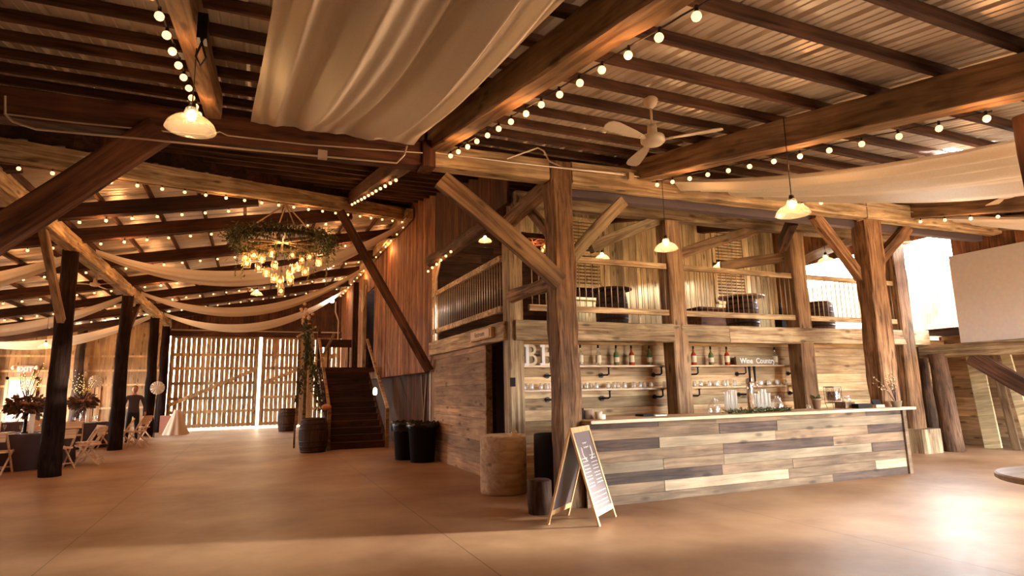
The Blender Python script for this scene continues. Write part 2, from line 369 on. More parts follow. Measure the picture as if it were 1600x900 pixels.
# ------------------------------------------------------------------ the large structure
def zr(y): return 3.12 + .2*y               # underside of the main rafters
def zw(x): return 5.36 + .188*x             # underside of the wing rafters
def yv(x): return 13.0 + .82*x              # the valley between the two roofs, in plan
XE = 15.8
struct(MB().add([(-13, -8, 0), (24, -8, 0), (24, 40, 0), (-13, 40, 0)], [(0, 1, 2, 3)]).build('floor', M_floor), 'worn tan concrete floor with long sawn joints')
struct(MB().box((-60, -60, -.4), (90, 90, -.05)).build('ground', M_dirt), 'dry ground outside the barn')
# main corrugated roof, its ribs running up the slope
def sheet_profile(a0, a1, pitch=.305):
    out = []; a = a0
    while a < a1:
        out += [(a, 0), (a+.018, .04), (a+.05, .04), (a+.068, 0), (a+.135, 0), (a+.142, .01), (a+.15, .01), (a+.157, 0), (a+.215, 0), (a+.222, .01), (a+.23, .01), (a+.237, 0)]
        a += pitch
    return out
vs = []; fs = []; pr_ = sheet_profile(-10, XE)
def roof_strip(i, ya, yb):
    (xa, ha), (xb, hb) = pr_[i-1], pr_[i]; k = len(vs)
    vs.extend([(xa, ya, zr(ya)+.41+ha), (xb, ya, zr(ya)+.41+hb), (xb, yb, zr(yb)+.41+hb), (xa, yb, zr(yb)+.41+ha)]); fs.append((k, k+1, k+2, k+3))
SKY = [(8.6, 13.6, -3.0, .9), (7.75, 8.25, 4.02, 4.16), (8.05, 8.75, 4.42, 4.55), (9.6, 10.0, 4.75, 4.85)]     # first: unseen hole added to let daylight in; others: small gaps in the sheets
for i in range(1, len(pr_)):
    x = pr_[i][0]; ye = min(max(yv(x)+.15, 7.4), 17.5) if x < 3.9 else 17.5; y = -4.3
    for (x0, x1, y0, y1) in sorted((q for q in SKY if q[0] <= x <= q[1]), key=lambda q: q[2]): roof_strip(i, y, y0); y = y1
    roof_strip(i, y, ye)
struct(MB().add(vs, fs, .5).build('ceiling', M_roof), 'ribbed metal roof sheets above the bar hall')
vs = []; fs = []
for i, (y, h) in enumerate(sheet_profile(7.2, 30.2)):
    xe = min(3.95, (y-13.0)/.82+.1)
    vs += [(-10.6, y, zw(-10.6)+.41+h), (xe, y, zw(xe)+.41+h)]
    if i: k = 2*i; fs.append((k-2, k-1, k+1, k))
struct(MB().add(vs, fs, .5).build('ceiling', M_roof), 'ribbed metal roof sheets above the dining wing')
# valley boards closing the step between the roofs
mb = MB()
for k in range(18):
    x0 = -7.0+k*.605; x1 = x0+.605
    mb.add([(x0, yv(x0)+.08, zw(x0)+.2), (x1, yv(x1)+.08, zw(x1)+.2), (x1, yv(x1)+.08, max(zw(x1), zr(yv(x1)))+.5), (x0, yv(x0)+.08, max(zw(x0), zr(yv(x0)))+.5)], [(0, 1, 2, 3)])
struct(mb.build('wall_valley', W_dark), 'dark boards closing the step between the two roofs')
# far wall of the wing
FW = 30.0
mb = MB(); planks(mb, 'v', -10.4, -3.45, .0, 4.3, FW, .06, 1.22, gap=.01, normal='y', top=lambda x: zw(x)+.35)
struct(mb.build('wall_back', W_ply), 'amber board wall at the far end of the dining wing')
mb = MB(); planks(mb, 'v', -3.45, 3.85, 4.35, 7, FW, .06, .22, normal='y', top=lambda x: zw(x)+.38)
struct(mb.build('wall_back', W_boardZdark), 'dark upright boards above the sliding barn doors')
mb = MB()
for z in (1.0, 1.95, 2.55, 3.15): mb.box((-10.4, FW-.06, z), (-3.45, FW, z+.08), .8)
struct(mb.build('trim_1', W_frame), 'pale horizontal battens on the far wall')
# left wall of the wing
mb = MB(); planks(mb, 'v', 7.2, 30, 0, 3.6, -10.5, .06, 1.22, gap=.01, normal='x', hole=[(24, 28, 1.0, 2.8)]); struct(mb.build('wall_left', W_ply), 'amber board wall on the left side')
mb = MB(); planks(mb, 'v', -4.3, 7.3, 0, 4.9, -7.6, .06, .3, normal='x'); planks(mb, 'v', -10.5, -3.7, 0, 4.8, 7.25, .05, .3, normal='y', hole=[(-7.4, -3.7, 0, 2.2)])
struct(mb.build('wall_left', W_boardZdark), 'dark board wall beside the camera')
mb = MB(); planks(mb, 'v', -7.6, XE, 0, 3.1, -4.4, .06, .3, normal='y', hole=[(7.4, 13.8, 0, 2.7)]); struct(mb.build('wall_front', W_boardZ), 'board wall behind the camera')
# loft side wall x=3.8: upright boards
LW = 3.8
mb = MB()
planks(mb, 'v', 13.4, 30, 1.95, 7, LW, .05, .16, normal='x', hole=[(21.3, 23.6, 2.2, 5.2)], top=lambda y: 6.9)
struct(mb.build('wall_right', W_boardZ), 'tall wall of upright rust-brown barn boards')
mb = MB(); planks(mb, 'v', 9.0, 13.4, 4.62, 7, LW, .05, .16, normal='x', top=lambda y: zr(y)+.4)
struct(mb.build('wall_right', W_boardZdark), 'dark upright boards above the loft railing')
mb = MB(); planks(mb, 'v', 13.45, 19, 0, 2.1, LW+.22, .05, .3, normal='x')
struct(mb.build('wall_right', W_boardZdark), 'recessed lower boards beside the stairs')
# restroom wall, plank faced, with the dark doorway
mb = MB(); planks(mb, 'h', 10.12, 13.42, 0, 2.3, LW-.02, .06, .2, blen=None, normal='x'); mb.box((3.78, 10.05, 0), (3.9, 10.12, 2.3), .3)
struct(mb.build('wall_restroom', W_sideY), 'pine plank wall beside the dark doorway')
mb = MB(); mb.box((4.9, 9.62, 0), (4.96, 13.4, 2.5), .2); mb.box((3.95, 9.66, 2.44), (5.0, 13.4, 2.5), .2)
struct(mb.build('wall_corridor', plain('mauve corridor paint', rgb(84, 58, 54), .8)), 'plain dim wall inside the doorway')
# bar back wall with horizontal siding
BW = 9.55
mb = MB(); planks(mb, 'h', 3.95, XE, 0, 2.5, BW, .05, .19, blen=None, gap=.006, normal='y', hole=None)
struct(mb.build('wall_bar', W_sideX), 'knotty pine siding behind the bar')
# loft deck
mb = MB()
for k in range(46):
    y = 8.95+k*.165
    mb.box((3.95, y, 2.52), (14.0 if y < 13 else 8.2, y+.16, 2.57))
struct(mb.build('floor_loft', W_deck), 'plank deck of the loft')
# loft back wall: pale boards with two louvred windows
LB = 12.9
mb = MB()
planks(mb, 'v', 5.3, 14.0, 2.57, 6, LB, .05, .2, gap=.012, normal='y', top=lambda x: 6.1, hole=[(5.3, 7.05, 2.0, 5.28), (7.12, 8.02, 3.72, 5.75), (11.7, 12.8, 3.75, 5.95)])
struct(mb.build('wall_loft', W_paleZ), 'pale upright boards at the back of the loft')
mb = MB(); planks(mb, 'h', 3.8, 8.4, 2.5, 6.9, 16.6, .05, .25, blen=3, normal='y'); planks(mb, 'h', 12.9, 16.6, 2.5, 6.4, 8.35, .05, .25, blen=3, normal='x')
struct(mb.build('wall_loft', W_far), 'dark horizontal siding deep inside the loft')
for i, (x0, x1, z0, z1, dark) in enumerate(((7.12, 8.02, 4.0, 5.75, True), (11.7, 12.8, 3.75, 5.95, False))):
    w = empty('window_%d' % (i+1), ((x0+x1)/2, LB, z0)); struct(w, ('louvred loft window above a dark pane', 'louvred loft window above the second barrel')[i])
    m = MB()
    n = int((z1-z0)/.085)
    for k in range(n):
        z = z0+(k+.5)*(z1-z0)/n
        if not (.46 < k/n < .53): m.bar((x0, LB, z), (x1, LB, z), .045, .05, .7, up=(0, .5, 1))
    m.build('louvre', W_paleZ, w)
    m = MB()
    for xx in (x0, x1): m.box((xx-.05, LB-.05, z0-.3), (xx+.05, LB+.03, z1+.05), .9)
    for zz in (z0, (z0+z1)/2, z1): m.box((x0-.05, LB-.05, zz-.03), (x1+.05, LB+.03, zz+.03), .9)
    m.build('window_frame', W_paleZ, w)
    if dark:
        m = MB(); m.box((x0, LB-.02, 3.72), (x1, LB, 4.0)); m.build('pane', plain('dark glass', rgb(30, 16, 18), .1), w)
        m = MB(); m.box((x0-.06, LB-.07, 3.66), (x1+.06, LB+.02, 3.72), .9); m.build('window_sill', W_paleZ, w)
mb = MB(); mb.box((7, 13.0, 3), (14.0, 13.05, 6.2)); struct(mb.build('wall_outer', W_dark), 'dark sheathing behind the louvres')
# right wall
mb = MB()
planks(mb, 'v', -4.3, 12.95, 2.27, 6, 14.0, .06, .24, normal='x', top=lambda y: zr(y)+.4, hole=[(8.08, 11.8, 2.27, 4.75)])
struct(mb.build('wall_right_end', W_boardZ), 'brown boards round the bright loft opening')
mb = MB(); mb.box((13.93, 5.5, 2.3), (13.99, 8.08, 4.2)); struct(mb.build('wall_panel', M_grey), 'plain grey panel hanging beside the bright opening')
mb = MB(); planks(mb, 'h', 6.2, 9.6, 0, 2.6, XE, .05, .22, normal='x'); struct(mb.build('wall_right_low', W_sideY), 'siding in the corner beyond the bar')
mb = MB(); mb.box((14.06, -4.3, 2.6), (XE+.05, 9.6, 2.66)); struct(mb.build('ceiling', W_dark), 'boards over the low side bay')
mb = MB(); planks(mb, 'v', 12.95, 17.5, 2.5, 6, 14.0, .06, .24, normal='x', top=lambda y: zr(y)+.4); planks(mb, 'v', 8.4, XE, 2.5, 7, 17.4, .06, .3, normal='y')
struct(mb.build('wall_outer', W_boardZdark), 'outer boards behind the loft')
# added unseen screen outside the right doors; its gaps cut the sun into bands
mb = MB()
for (y0, y1) in ((-14, -.65), (.9, 1.35), (1.5, 4.4), (5.3, 30)): mb.box((22, y0, 0), (22.2, y1, 3.5))
mb.box((22, -14, 3.5), (22.2, 30, 5.6))
struct(mb.build('added_light_screen', W_boardZ), 'added slotted screen shaping the sun outside the right-hand doors')

backing(((3.95, BW+.06, 0), (XE, BW+.1, 2.5)), ((3.95, 10.12, 0), (4.0, 13.4, 2.28)), ((LW+.06, 9.7, 4.7), (LW+.09, 13.4, 5.4)), ((4.2, 13.45, 0), (4.24, 30, 2.1)),
        ((3.87, 13.4, 2.1), (3.9, 21.3, 6.9)), ((3.87, 23.6, 2.1), (3.9, 30, 6.9)), ((-3.5, FW+.07, 4.3), (3.9, FW+.1, 7.5)), ((6.2, 16.7, 0), (6.25, 30, 7.5)), ((3.8, 30.07, 0), (6.3, 30.1, 8)), ((3.8, 16.7, 7.2), (6.3, 30.1, 7.25)),
        ((-10.4, FW+.07, 0), (-3.45, FW+.1, 3.7)), ((XE+.06, 6.2, 0), (XE+.1, 9.7, 2.6)), ((5.4, 12.99, 5.3), (7.0, 13.02, 6.1)))
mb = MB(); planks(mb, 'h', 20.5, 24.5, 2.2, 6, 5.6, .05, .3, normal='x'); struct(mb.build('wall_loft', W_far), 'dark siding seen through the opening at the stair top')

mb = MB(); planks(mb, 'v', -4.3, -.4, 0, 2.66, XE, .05, .24, normal='x'); struct(mb.build('wall_right_low', W_boardZ), 'closed boards of the side bay')

mb = MB(); mb.box((-16, 37, 0), (14, 37.3, 7.5)); struct(mb.build('added_light_screen', M_cream), 'added pale screen cutting daylight outside the sliding barn doors')  # added screen that cuts the sky light reaching the door gaps
# ------------------------------------------------------------------ sliding barn doors
def barn_door(idx, x0, x1, label, dia):
    d = empty('door_%d' % idx, ((x0+x1)/2, FW-.1, .06)); struct(d, label)
    m = MB(); x = x0+.01; zt = 4.16
    while x < x1-.06:
        w = .165; x1_ = min(x+w, x1); gp = []
        for z, u in ((.1, 0), (zt, 1)): gp.append((z, random.uniform(-.018, .018)))
        m.add([(x+gp[0][1], FW-.12, .1), (x1_+gp[0][1], FW-.12, .1), (x1_+gp[1][1], FW-.12, zt), (x+gp[1][1], FW-.12, zt),
               (x+gp[0][1], FW-.09, .1), (x1_+gp[0][1], FW-.09, .1), (x1_+gp[1][1], FW-.09, zt), (x+gp[1][1], FW-.09, zt)],
              [(0,1,2,3),(7,6,5,4),(0,4,5,1),(1,5,6,2),(2,6,7,3),(3,7,4,0)])
        x += w+random.uniform(.016, .045)
    m.build('planks', W_gate, d)
    for z in (.13, .72, 1.3, 1.95, 2.6, 3.2, 3.98):
        MB().box((x0, FW-.17, z), (x1, FW-.12, z+.13)).build('rail', W_gate, d)
    for xx in (x0, x1-.1): MB().box((xx, FW-.18, .1), (xx+.1, FW-.12, zt)).build('stile', W_gate, d)
    a, b = ((x0+.1, FW-.19, 2.0), (x1-.1, FW-.19, 3.3)) if dia else ((x0+.1, FW-.19, 1.1), (x1-.1, FW-.19, 2.6))
    MB().bar(a, b, .04, .16).build('door_brace', W_gate, d)
barn_door(1, -3.38, .16, 'left slatted sliding barn door with daylight in its gaps', False)
barn_door(2, .30, 3.78, 'right slatted sliding barn door with daylight in its gaps', True)
beam('trim_2', (-3.5, FW-.2, 4.22), (3.8, FW-.2, 4.22), .12, .3, W_darkbeam)['kind'] = 'structure'
tag(MB().tube([(-3.4, FW-.32, 4.33), (3.7, FW-.32, 4.33)], .03).build('door_track', M_conduit), 'grey steel track pipe running above the sliding barn doors', 'track')

# ------------------------------------------------------------------ timbers of the bar hall
def T(o, label, cat, group=None): return tag(o, label, cat, group)
def zb(x): return 4.245+.013*(x+3)           # underside of the long beam
T(beam('tie_beam', (-10.4, 7.16, zb(-10)+.14), (1.82, 7.16, zb(1.8)+.16), .26, .32, W_darkbeam), 'dark beam carrying two conduits, left of the pale beam', 'beam')  # darker timber than the beams to its right
T(beam('tie_beam', (1.98, 7.16, zb(2)+.16), (3.62, 7.16, zb(3.6)+.16), .24, .3, W_beam), 'short pale hewn beam left of the rough centre post', 'beam')
T(beam('tie_beam', (3.98, 7.16, zb(4)+.16), (9.98, 7.16, zb(10)+.17), .24, .32, W_beam), 'long pale hewn beam over the bar counter', 'beam')
T(beam('tie_beam', (10.0, 7.16, zb(10)+.17), (XE, 7.16, zb(15.8)+.17), .24, .34, W_beam), 'pale hewn beam right of the counter end post', 'beam')
T(beam('steel_beam', (4.05, 7.42, zb(4)-.02), (13.9, 7.42, zb(14)-.02), .14, .14, plain('grey painted steel', rgb(92, 80, 84), .6), jit=0, chamfer=.02), 'grey girder behind the lower edge of the pale beam', 'beam')
T(beam('stub_post', (1.9, 7.12, 4.28), (1.9, 7.12, 4.62), .17, .3, W_darkbeam), 'short upright block where dark and pale beams meet', 'block')
T(beam('timber_post', (3.83, 7.17, 0), (3.80, 7.17, 4.62), .31, .3, W_post, jit=.035, seg=22, up=(0, 1, 0)), 'rough weathered post behind the chalkboard sign', 'post')
T(beam('timber_post', (10.28, 7.34, 0), (10.28, 7.3, 4.42), .44, .3, W_post, jit=.03, seg=22, up=(0, 1, 0)), 'rough post at the right end of the bar counter', 'post')
# platform posts
T(beam('timber_post', (3.86, 8.97, 0), (3.86, 8.97, 4.5), .25, .28, W_beam, jit=.006, up=(0, 1, 0)), 'square corner post left of the two letters', 'post')
T(beam('timber_post', (7.1, 8.93, 0), (7.06, 8.93, 4.55), .34, .34, W_rafter, jit=.012, up=(0, 1, 0)), 'reddish square post between the two bottle shelves', 'post')
T(beam('timber_post', (10.2, 8.93, 0), (10.2, 8.93, 4.6), .38, .34, W_rafter, jit=.012, up=(0, 1, 0)), 'square post right of the wine sign shelf', 'post')
T(beam('timber_post', (13.3, 8.93, 0), (13.3, 8.93, 4.6), .42, .36, W_post, jit=.02, up=(0, 1, 0)), 'square post on a block plinth right of the counter', 'post')
T(beam('post_plinth', (13.32, 8.8, 0), (13.32, 8.8, .5), .6, .55, W_beam, jit=.01, up=(0, 1, 0)), 'pale timber plinth at the foot of the far right post', 'plinth')
T(beam('timber_block', (13.75, 8.95, .13), (14.2, 8.95, .13), .3, .26, W_frame, jit=.004), 'short orange timber block lying beside the plinth', 'block')
T(log('timber_post', (14.0, 8.55, 0), (13.9, 8.6, 2.1), .2, .17, W_log), 'round barked log post under the low right beam', 'post')
T(log('timber_post', (14.35, 9.2, 0), (14.3, 9.2, 2.3), .16, .13, W_log), 'slim dark log post behind the round log post', 'post')
T(beam('side_beam', (14.0, 8.95, 2.16), (14.0, 3.0, 2.12), .28, .28, W_beam), 'pale beam under the plain grey panel', 'beam')
T(beam('timber_brace', (13.98, 7.95, 2.0), (13.98, 6.2, .75), .14, .32, W_purlin), 'dark slanting brace under the low right beam', 'brace')
for (y, t, w, m_, l) in ((8.75, -.3, .34, W_paleZ, 'broad pale plank leaning in the right corner'), (8.35, -.35, .16, W_rafter, 'narrow dark-edged plank leaning in the right corner'), (8.1, -.4, .2, W_paleZ, 'outermost plank leaning in the right corner')):
    T(beam('leaning_plank', (15.2, y+t, 0), (15.5, y, 2.1), .05, w, m_, jit=.004, up=(0, 1, 0)), l, 'plank')
# platform beams
T(beam('platform_beam', (3.82, 8.86, 2.44), (8.2, 8.86, 2.445), .2, .32, W_beam), 'pale fascia beam over the left bottle shelf', 'beam')
T(beam('platform_beam', (8.21, 8.86, 2.445), (14.0, 8.86, 2.47), .2, .32, W_beam), 'pale fascia beam over the wine sign', 'beam')
T(beam('platform_beam', (3.74, 8.95, 2.44), (3.74, 13.45, 2.44), .14, .3, W_beam), 'pale fascia beam over the restroom doorway', 'beam')
T(beam('plate_beam', (3.9, 8.95, 4.68), (13.9, 8.95, 4.78), .24, .24, W_beam), 'pale hewn plate along the tops of the loft posts', 'beam')
T(log('plate_log', (3.72, 8.9, 4.38), (3.72, 13.5, 4.52), .13, .14, W_log), 'rough barked log over the loft railing opening', 'log')
T(log('girt_log', (3.8, 8.85, 2.98), (3.82, 7.3, 2.98), .1, .1, W_post), 'short log tying the corner post to the rough post', 'log')
# braces
BR = [((2.1, 7.14, 4.19), (3.72, 7.02, 2.9), .12, .24, W_rafter, 'long brace from the pale beam down to the rough post'),
      ((3.95, 7.16, 3.25), (4.88, 7.16, 4.2), .1, .17, W_beam, 'pale brace rising right from the rough post'),
      ((3.76, 8.9, 4.22), (3.82, 7.4, 4.42), .16, .22, W_post, 'curved log brace above the corner post'),
      ((3.98, 8.8, 4.6), (3.92, 7.4, 3.5), .1, .14, W_post, 'slim brown brace left behind the rough post'),
      ((5.4, 9.0, 3.95), (6.95, 9.0, 4.62), .14, .2, W_beam, 'dark curved brace left of the reddish loft post'),
      ((7.2, 9.0, 3.92), (9.3, 9.0, 4.62), .14, .2, W_rafter, 'brace rising right from the reddish loft post'),
      ((8.9, 9.6, 3.95), (10.1, 9.0, 4.1), .14, .2, W_rafter, 'low brace behind the second loft railing'),
      ((10.35, 9.0, 4.0), (12.4, 9.0, 4.72), .14, .2, W_rafter, 'brace rising right from the third loft post'),
      ((8.95, 7.3, 4.42), (10.1, 7.4, 3.4), .13, .2, W_post, 'left brace of the counter end post'),
      ((10.5, 7.4, 3.6), (11.45, 7.3, 4.42), .13, .2, W_post, 'right brace of the counter end post'),
      ((9.9, 8.9, 4.3), (9.25, 8.0, 4.55), .16, .22, W_purlin, 'stubby brace above the third loft post')]
for a, b, w, h, m, l in BR: T(beam('timber_brace', a, b, w, h, m, bend=.02), l, 'brace')
T(beam('timber_brace', (-1.05, 7.02, 4.3), (-3.45, 7.02, 1.9), .14, .3, W_darkbeam, jit=.008), 'large dark diagonal brace at the left edge', 'brace')
T(beam('timber_post', (-3.55, 7.16, 0), (-3.55, 7.16, 4.2), .3, .3, W_darkbeam, up=(0, 1, 0)), 'dark post left of the frame edge under the dark beam', 'post')
# rafters of the bar hall
for x, l in ((-3.4, 'leftmost dark rafter above the dark beam'), (-.55, 'rafter with string bulbs above the near glass lamp'), (2.03, 'thick rafter with bulbs right of the big drape'), (5.18, 'thick pale rafter with bulbs behind the white fan'), (8.3, 'rafter above the broad pleated drape on the right'), (11.3, 'hazy rafter with bulbs near the right fan'), (14.0, 'rafter at the far right wall')):
    y0 = -4.2; y1 = 7.2
    T(beam('roof_rafter', (x, y0, zr(y0)+.15), (x, y1, zr(y1)+.15), .15 if -1 < x < 0 else .22, .3, W_rafter, jit=.014, seg=30), l, 'rafter')
for x, y1, l in ((2.0, 14.35, 'rafter with bulbs running from dark beam to valley'), (5.2, 12.9, 'rafter over the left end of the loft'), (8.3, 12.9, 'rafter over the middle of the loft'), (11.3, 12.9, 'rafter over the right end of the loft')):
    T(beam('roof_rafter', (x, 7.2, zr(7.2)+.15), (x, y1, zr(y1)+.15), .22, .28, W_darkbeam, seg=16), l, 'rafter')
T(beam('timber_post', (5.74, 2.45, 0), (5.74, 2.45, 3.6), .34, .34, W_dark, up=(0, 1, 0), jit=.02), 'near-black post at the right edge of the photo', 'post')
# purlins on the rafters
first = None; y = -3.6; k = 0
while y < 17.3:
    xl = -7.5 if y < 7.3 else max(-7.5, (y-13)/.82-.1)
    M, L = frame((xl, y, zr(y)+.355), (15.7, y, zr(y)+.355))
    if xl < 13 and (y < 8 or y > 12.9 or True):
        T(MB().hewn(L, .055, .1, seg=40, jit=.008).build('roof_purlin', W_purlin, M=M), 'thin roof purlin lying across the rafters under the ribbed sheets', 'purlin', 'purlins of the bar hall roof')
    y += .585; k += 1
# ------------------------------------------------------------------ timbers of the dining wing
PX = -3.55
T(beam('plate_beam', (PX, 7.3, 4.6), (PX, 29.9, 4.6), .24, .3, W_beam, seg=60), 'long pale plate running back over the round dark posts', 'beam')
T(beam('plate_beam', (3.66, 15.4, 6.22), (3.66, 29.9, 6.22), .2, .28, W_beam, seg=40), 'pale plate at the top of the tall board wall', 'beam')
for y, l in ((14.6, 'nearest thick round dark post on the left'), (20.75, 'second thick round dark post, left of the man'), (26.4, 'third round dark post, right of the man'), (29.6, 'dark round post at the left jamb of the barn door')):
    T(log('timber_post', (PX, y, 0), (PX-.03, y, 4.5), .19, .15, W_logdark), l, 'post')
T(log('timber_post', (-6.6, 29.7, 0), (-6.6, 29.7, 4.35), .2, .16, W_log), 'barked post standing against the amber far wall', 'post')
T(log('timber_post', (-9.4, 29.7, 0), (-9.4, 29.7, 3.8), .12, .12, W_log), 'thin dark post at the far left corner', 'post')
RY = [10.4, 13.0, 14.75, 17.5, 20.4, 23.3, 26.2, 29.0]
for i, y in enumerate(RY):
    xe = min(3.72, (y-13)/.82-.1)
    T(beam('wing_rafter', (-10.4, y, zw(-10.4)+.14), (xe, y, zw(xe)+.14), .16, .28, W_dark, seg=26), ['nearest', 'second', 'third', 'fourth', 'fifth', 'sixth', 'seventh', 'farthest'][i]+' dark rafter of the dining wing counting from the camera', 'rafter')
x = -10.2
while x < 3.7:
    y0 = max(7.4, yv(x)+.1)
    M, L = frame((x, y0, zw(x)+.345), (x, 30, zw(x)+.345))
    T(MB().hewn(L, .055, .11, seg=30, jit=.006).build('roof_purlin', W_purlin, M=M), 'thin purlin running back under the wing roof sheets', 'purlin', 'purlins of the dining wing roof')
    x += .82
T(beam('valley_beam', (-4.6, 9.2, 4.72), (3.7, 16.0, 6.35), .24, .34, W_beam, seg=30), 'pale valley beam slanting above the flower chandelier', 'beam')
T(beam('timber_brace', (1.72, 14.3, 5.75), (3.7, 13.5, 1.95), .16, .2, W_darkbeam), 'long thin dark brace against the rusty board wall', 'brace')
T(beam('hanger_block', (-1.95, 9.3, 4.55), (-1.95, 9.3, 5.2), .25, .2, W_darkbeam, up=(0, 1, 0)), 'dark upright block behind the large diagonal brace', 'block')
T(beam('timber_brace', (PX, 14.3, 3.0), (PX, 12.6, 4.5), .12, .14, W_rafter), 'slim brown brace in front of the nearest round post', 'brace')
T(beam('timber_brace', (PX, 21.0, 3.4), (PX, 22.6, 4.5), .12, .14, W_darkbeam), 'brace behind the second round post', 'brace')
# boards leaning in a V, strand board patch and pipe by the stairs
T(MB().box((3.93, 13.5, 0), (3.97, 14.35, 1.95)).build('strand_board', W_osb), 'flaky strand board sheet behind the black bins', 'board')
for a, b, l in (((3.9, 14.9, 0), (3.9, 14.45, 1.9), 'right leg of the V of thin boards behind the bins'), ((3.96, 14.7, 0), (3.96, 15.2, 1.9), 'left leg of the V of thin boards behind the bins')):
    T(beam('thin_board', a, b, .04, .09, W_rafter, jit=.003), l, 'board')
T(MB().tube([(3.72, 13.47, 0), (3.72, 13.47, 2.28)], .02).build('conduit_pipe', M_conduit), 'thin upright pipe at the corner of the pine wall', 'pipe')
T(MB().tube([(3.7, 13.05, 2.62), (3.7, 13.05, 3.9), (3.72, 12.95, 4.1), (3.72, 12.75, 4.35), (3.72, 12.7, 4.45)], .025).build('conduit_pipe', M_conduit), 'pale bent pipe rising behind the loft railing', 'pipe')
T(MB().tube([(3.6, 29.5, 0), (3.6, 29.5, 4.9), (3.45, 29.5, 5.3), (3.45, 29.5, 5.8)], .035).build('conduit_pipe', M_conduit), 'pale bent pipe right of the barn doors', 'pipe')
T(MB().tube([P(8, 150, y=6.95), P(8, 178, y=6.95), P(20, 190, y=6.95), P(56, 202, y=6.95), P(230, 218, y=6.95), P(400, 235, y=6.95), P(620, 255, y=6.95), P(632, 242, y=6.95), P(636, 228, y=6.95)], .011).build('conduit_pipe', M_conduit), 'lower pale conduit on the dark beam, ending in a bend', 'pipe')
T(MB().tube([P(8, 178, y=6.98), P(120, 192, y=6.98), P(325, 212, y=6.98), P(343, 206, y=6.98), P(356, 212, y=6.98), P(480, 226, y=6.98), P(660, 239, y=6.98)], .009).build('conduit_pipe', M_conduit), 'upper pale conduit on the dark beam', 'pipe')
T(MB().tube([P(676, 238, y=6.99), P(800, 254, y=6.99), P(990, 275, y=6.99), P(1200, 303, y=6.99), P(1590, 352, y=6.99)], .012).build('conduit_pipe', M_conduit), 'pale conduit along the top of the long bar beam', 'pipe')
T(MB().tube([P(792, 248, y=6.98), P(840, 231, y=6.98), P(850, 236, y=6.98), P(858, 252, y=6.98), P(880, 262, y=6.98), P(985, 272, y=6.98)], .012).build('conduit_pipe', M_conduit), 'bent pale conduit dipping beside the rough post top', 'pipe')
b_ = P(504, 242, y=6.95); m = MB(); m.box((b_.x-.05, b_.y-.03, b_.z-.05), (b_.x+.05, b_.y+.03, b_.z+.05)); T(m.build('junction_box', M_conduit), 'small square junction box on the dark beam', 'box')
b_ = P(985, 275, y=6.95); m = MB(); m.box((b_.x-.04, b_.y-.03, b_.z-.06), (b_.x+.04, b_.y+.03, b_.z+.04)); T(m.build('junction_box', M_cream), 'small box where bulbs meet the long bar beam', 'box')
b_ = P(803, 597, y=8.8); m = MB(); m.box((b_.x-.05, 8.78, b_.z-.07), (b_.x+.02, 8.84, b_.z+.07)); T(m.build('light_switch', M_black), 'black switch box on the square corner post', 'switch')

# ------------------------------------------------------------------ loft railings
def railing(a, b, label, n):
    a, b = Vector(a), Vector(b); r = empty('railing', (a+b)/2, label, 'railing', 'loft railings')
    MB().bar(a+Vector((0, 0, .24)), b+Vector((0, 0, .24)), .06, .1, .9).build('bottom_rail', W_beam, r)
    MB().bar(a+Vector((0, 0, 1.1)), b+Vector((0, 0, 1.1)), .06, .1, .9).build('top_rail', W_beam, r)
    me = MB().tube([(0, 0, .27), (0, 0, 1.06)], .008, 6).mesh('baluster', M_rod, True)
    for i in range(n):
        o = bpy.data.objects.new('baluster', me); C.objects.link(o); o.location = a.lerp(b, (i+.5)/n); adopt(o, r)
railing((4.1, 8.86, 2.58), (6.92, 8.86, 2.58), 'loft railing between corner post and reddish post', 22)
railing((7.24, 8.86, 2.58), (10.02, 8.86, 2.58), 'loft railing in front of the second barrel', 22)
railing((10.4, 8.86, 2.58), (13.1, 8.86, 2.58), 'loft railing beside the bright opening', 20)
railing((3.74, 9.15, 2.58), (3.74, 13.4, 2.58), 'loft railing above the restroom wall', 34)

# ------------------------------------------------------------------ stairs
st = empty('staircase', (2.67, 18.5, 0), 'dark brown staircase climbing to a landing by the board wall', 'staircase')
NS = 13; Y0, Y1, ZT = 17.0, 20.4, 2.3
for i in range(NS):
    y = Y0+(Y1-Y0)*i/NS; z = ZT*(i+1)/NS
    MB().box((1.95, y-.02, z-.04), (3.42, y+(Y1-Y0)/NS+.02, z)).build('tread', W_stair, st)
    MB().box((1.97, y, z-ZT/NS), (3.4, y+.025, z-.04)).build('riser', W_stair, st)
for x in (1.93, 3.44):
    m = MB(); m.add([(x-.03, Y0-.05, 0), (x-.03, Y0+.25, 0), (x-.03, Y1, ZT-.4), (x-.03, Y1, ZT+.02), (x-.03, Y0-.05, .2), (x+.03, Y0-.05, 0), (x+.03, Y0+.25, 0), (x+.03, Y1, ZT-.4), (x+.03, Y1, ZT+.02), (x+.03, Y0-.05, .2)],
          [(0,1,2,3,4),(9,8,7,6,5),(0,5,6,1),(1,6,7,2),(2,7,8,3),(3,8,9,4),(4,9,5,0)]); m.build('stringer', W_stair, st)
MB().box((1.93, Y1, ZT-.12), (3.75, 23.8, ZT)).build('landing', W_stair, st)
for x, yy in ((3.44, 16.9), (1.9, 16.95)):
    MB().bar((x, yy, 0), (x, yy, 1.05), .09, .09, up=(0, 1, 0)).build('newel_post', W_rafter, st)
    MB().bar((x, yy-.05, 1.03), (x, Y1+.1, ZT+1.0), .07, .09, .8).build('handrail', W_rafter, st)
    MB().bar((x, Y1, ZT), (x, Y1, ZT+1.25), .09, .09, up=(0, 1, 0)).build('rail_post', W_stair, st)
MB().bar((2.2, 23.7, ZT+1.05), (3.6, 23.7, ZT+1.05), .08, .3, .3).build('landing_rail', W_stair, st)
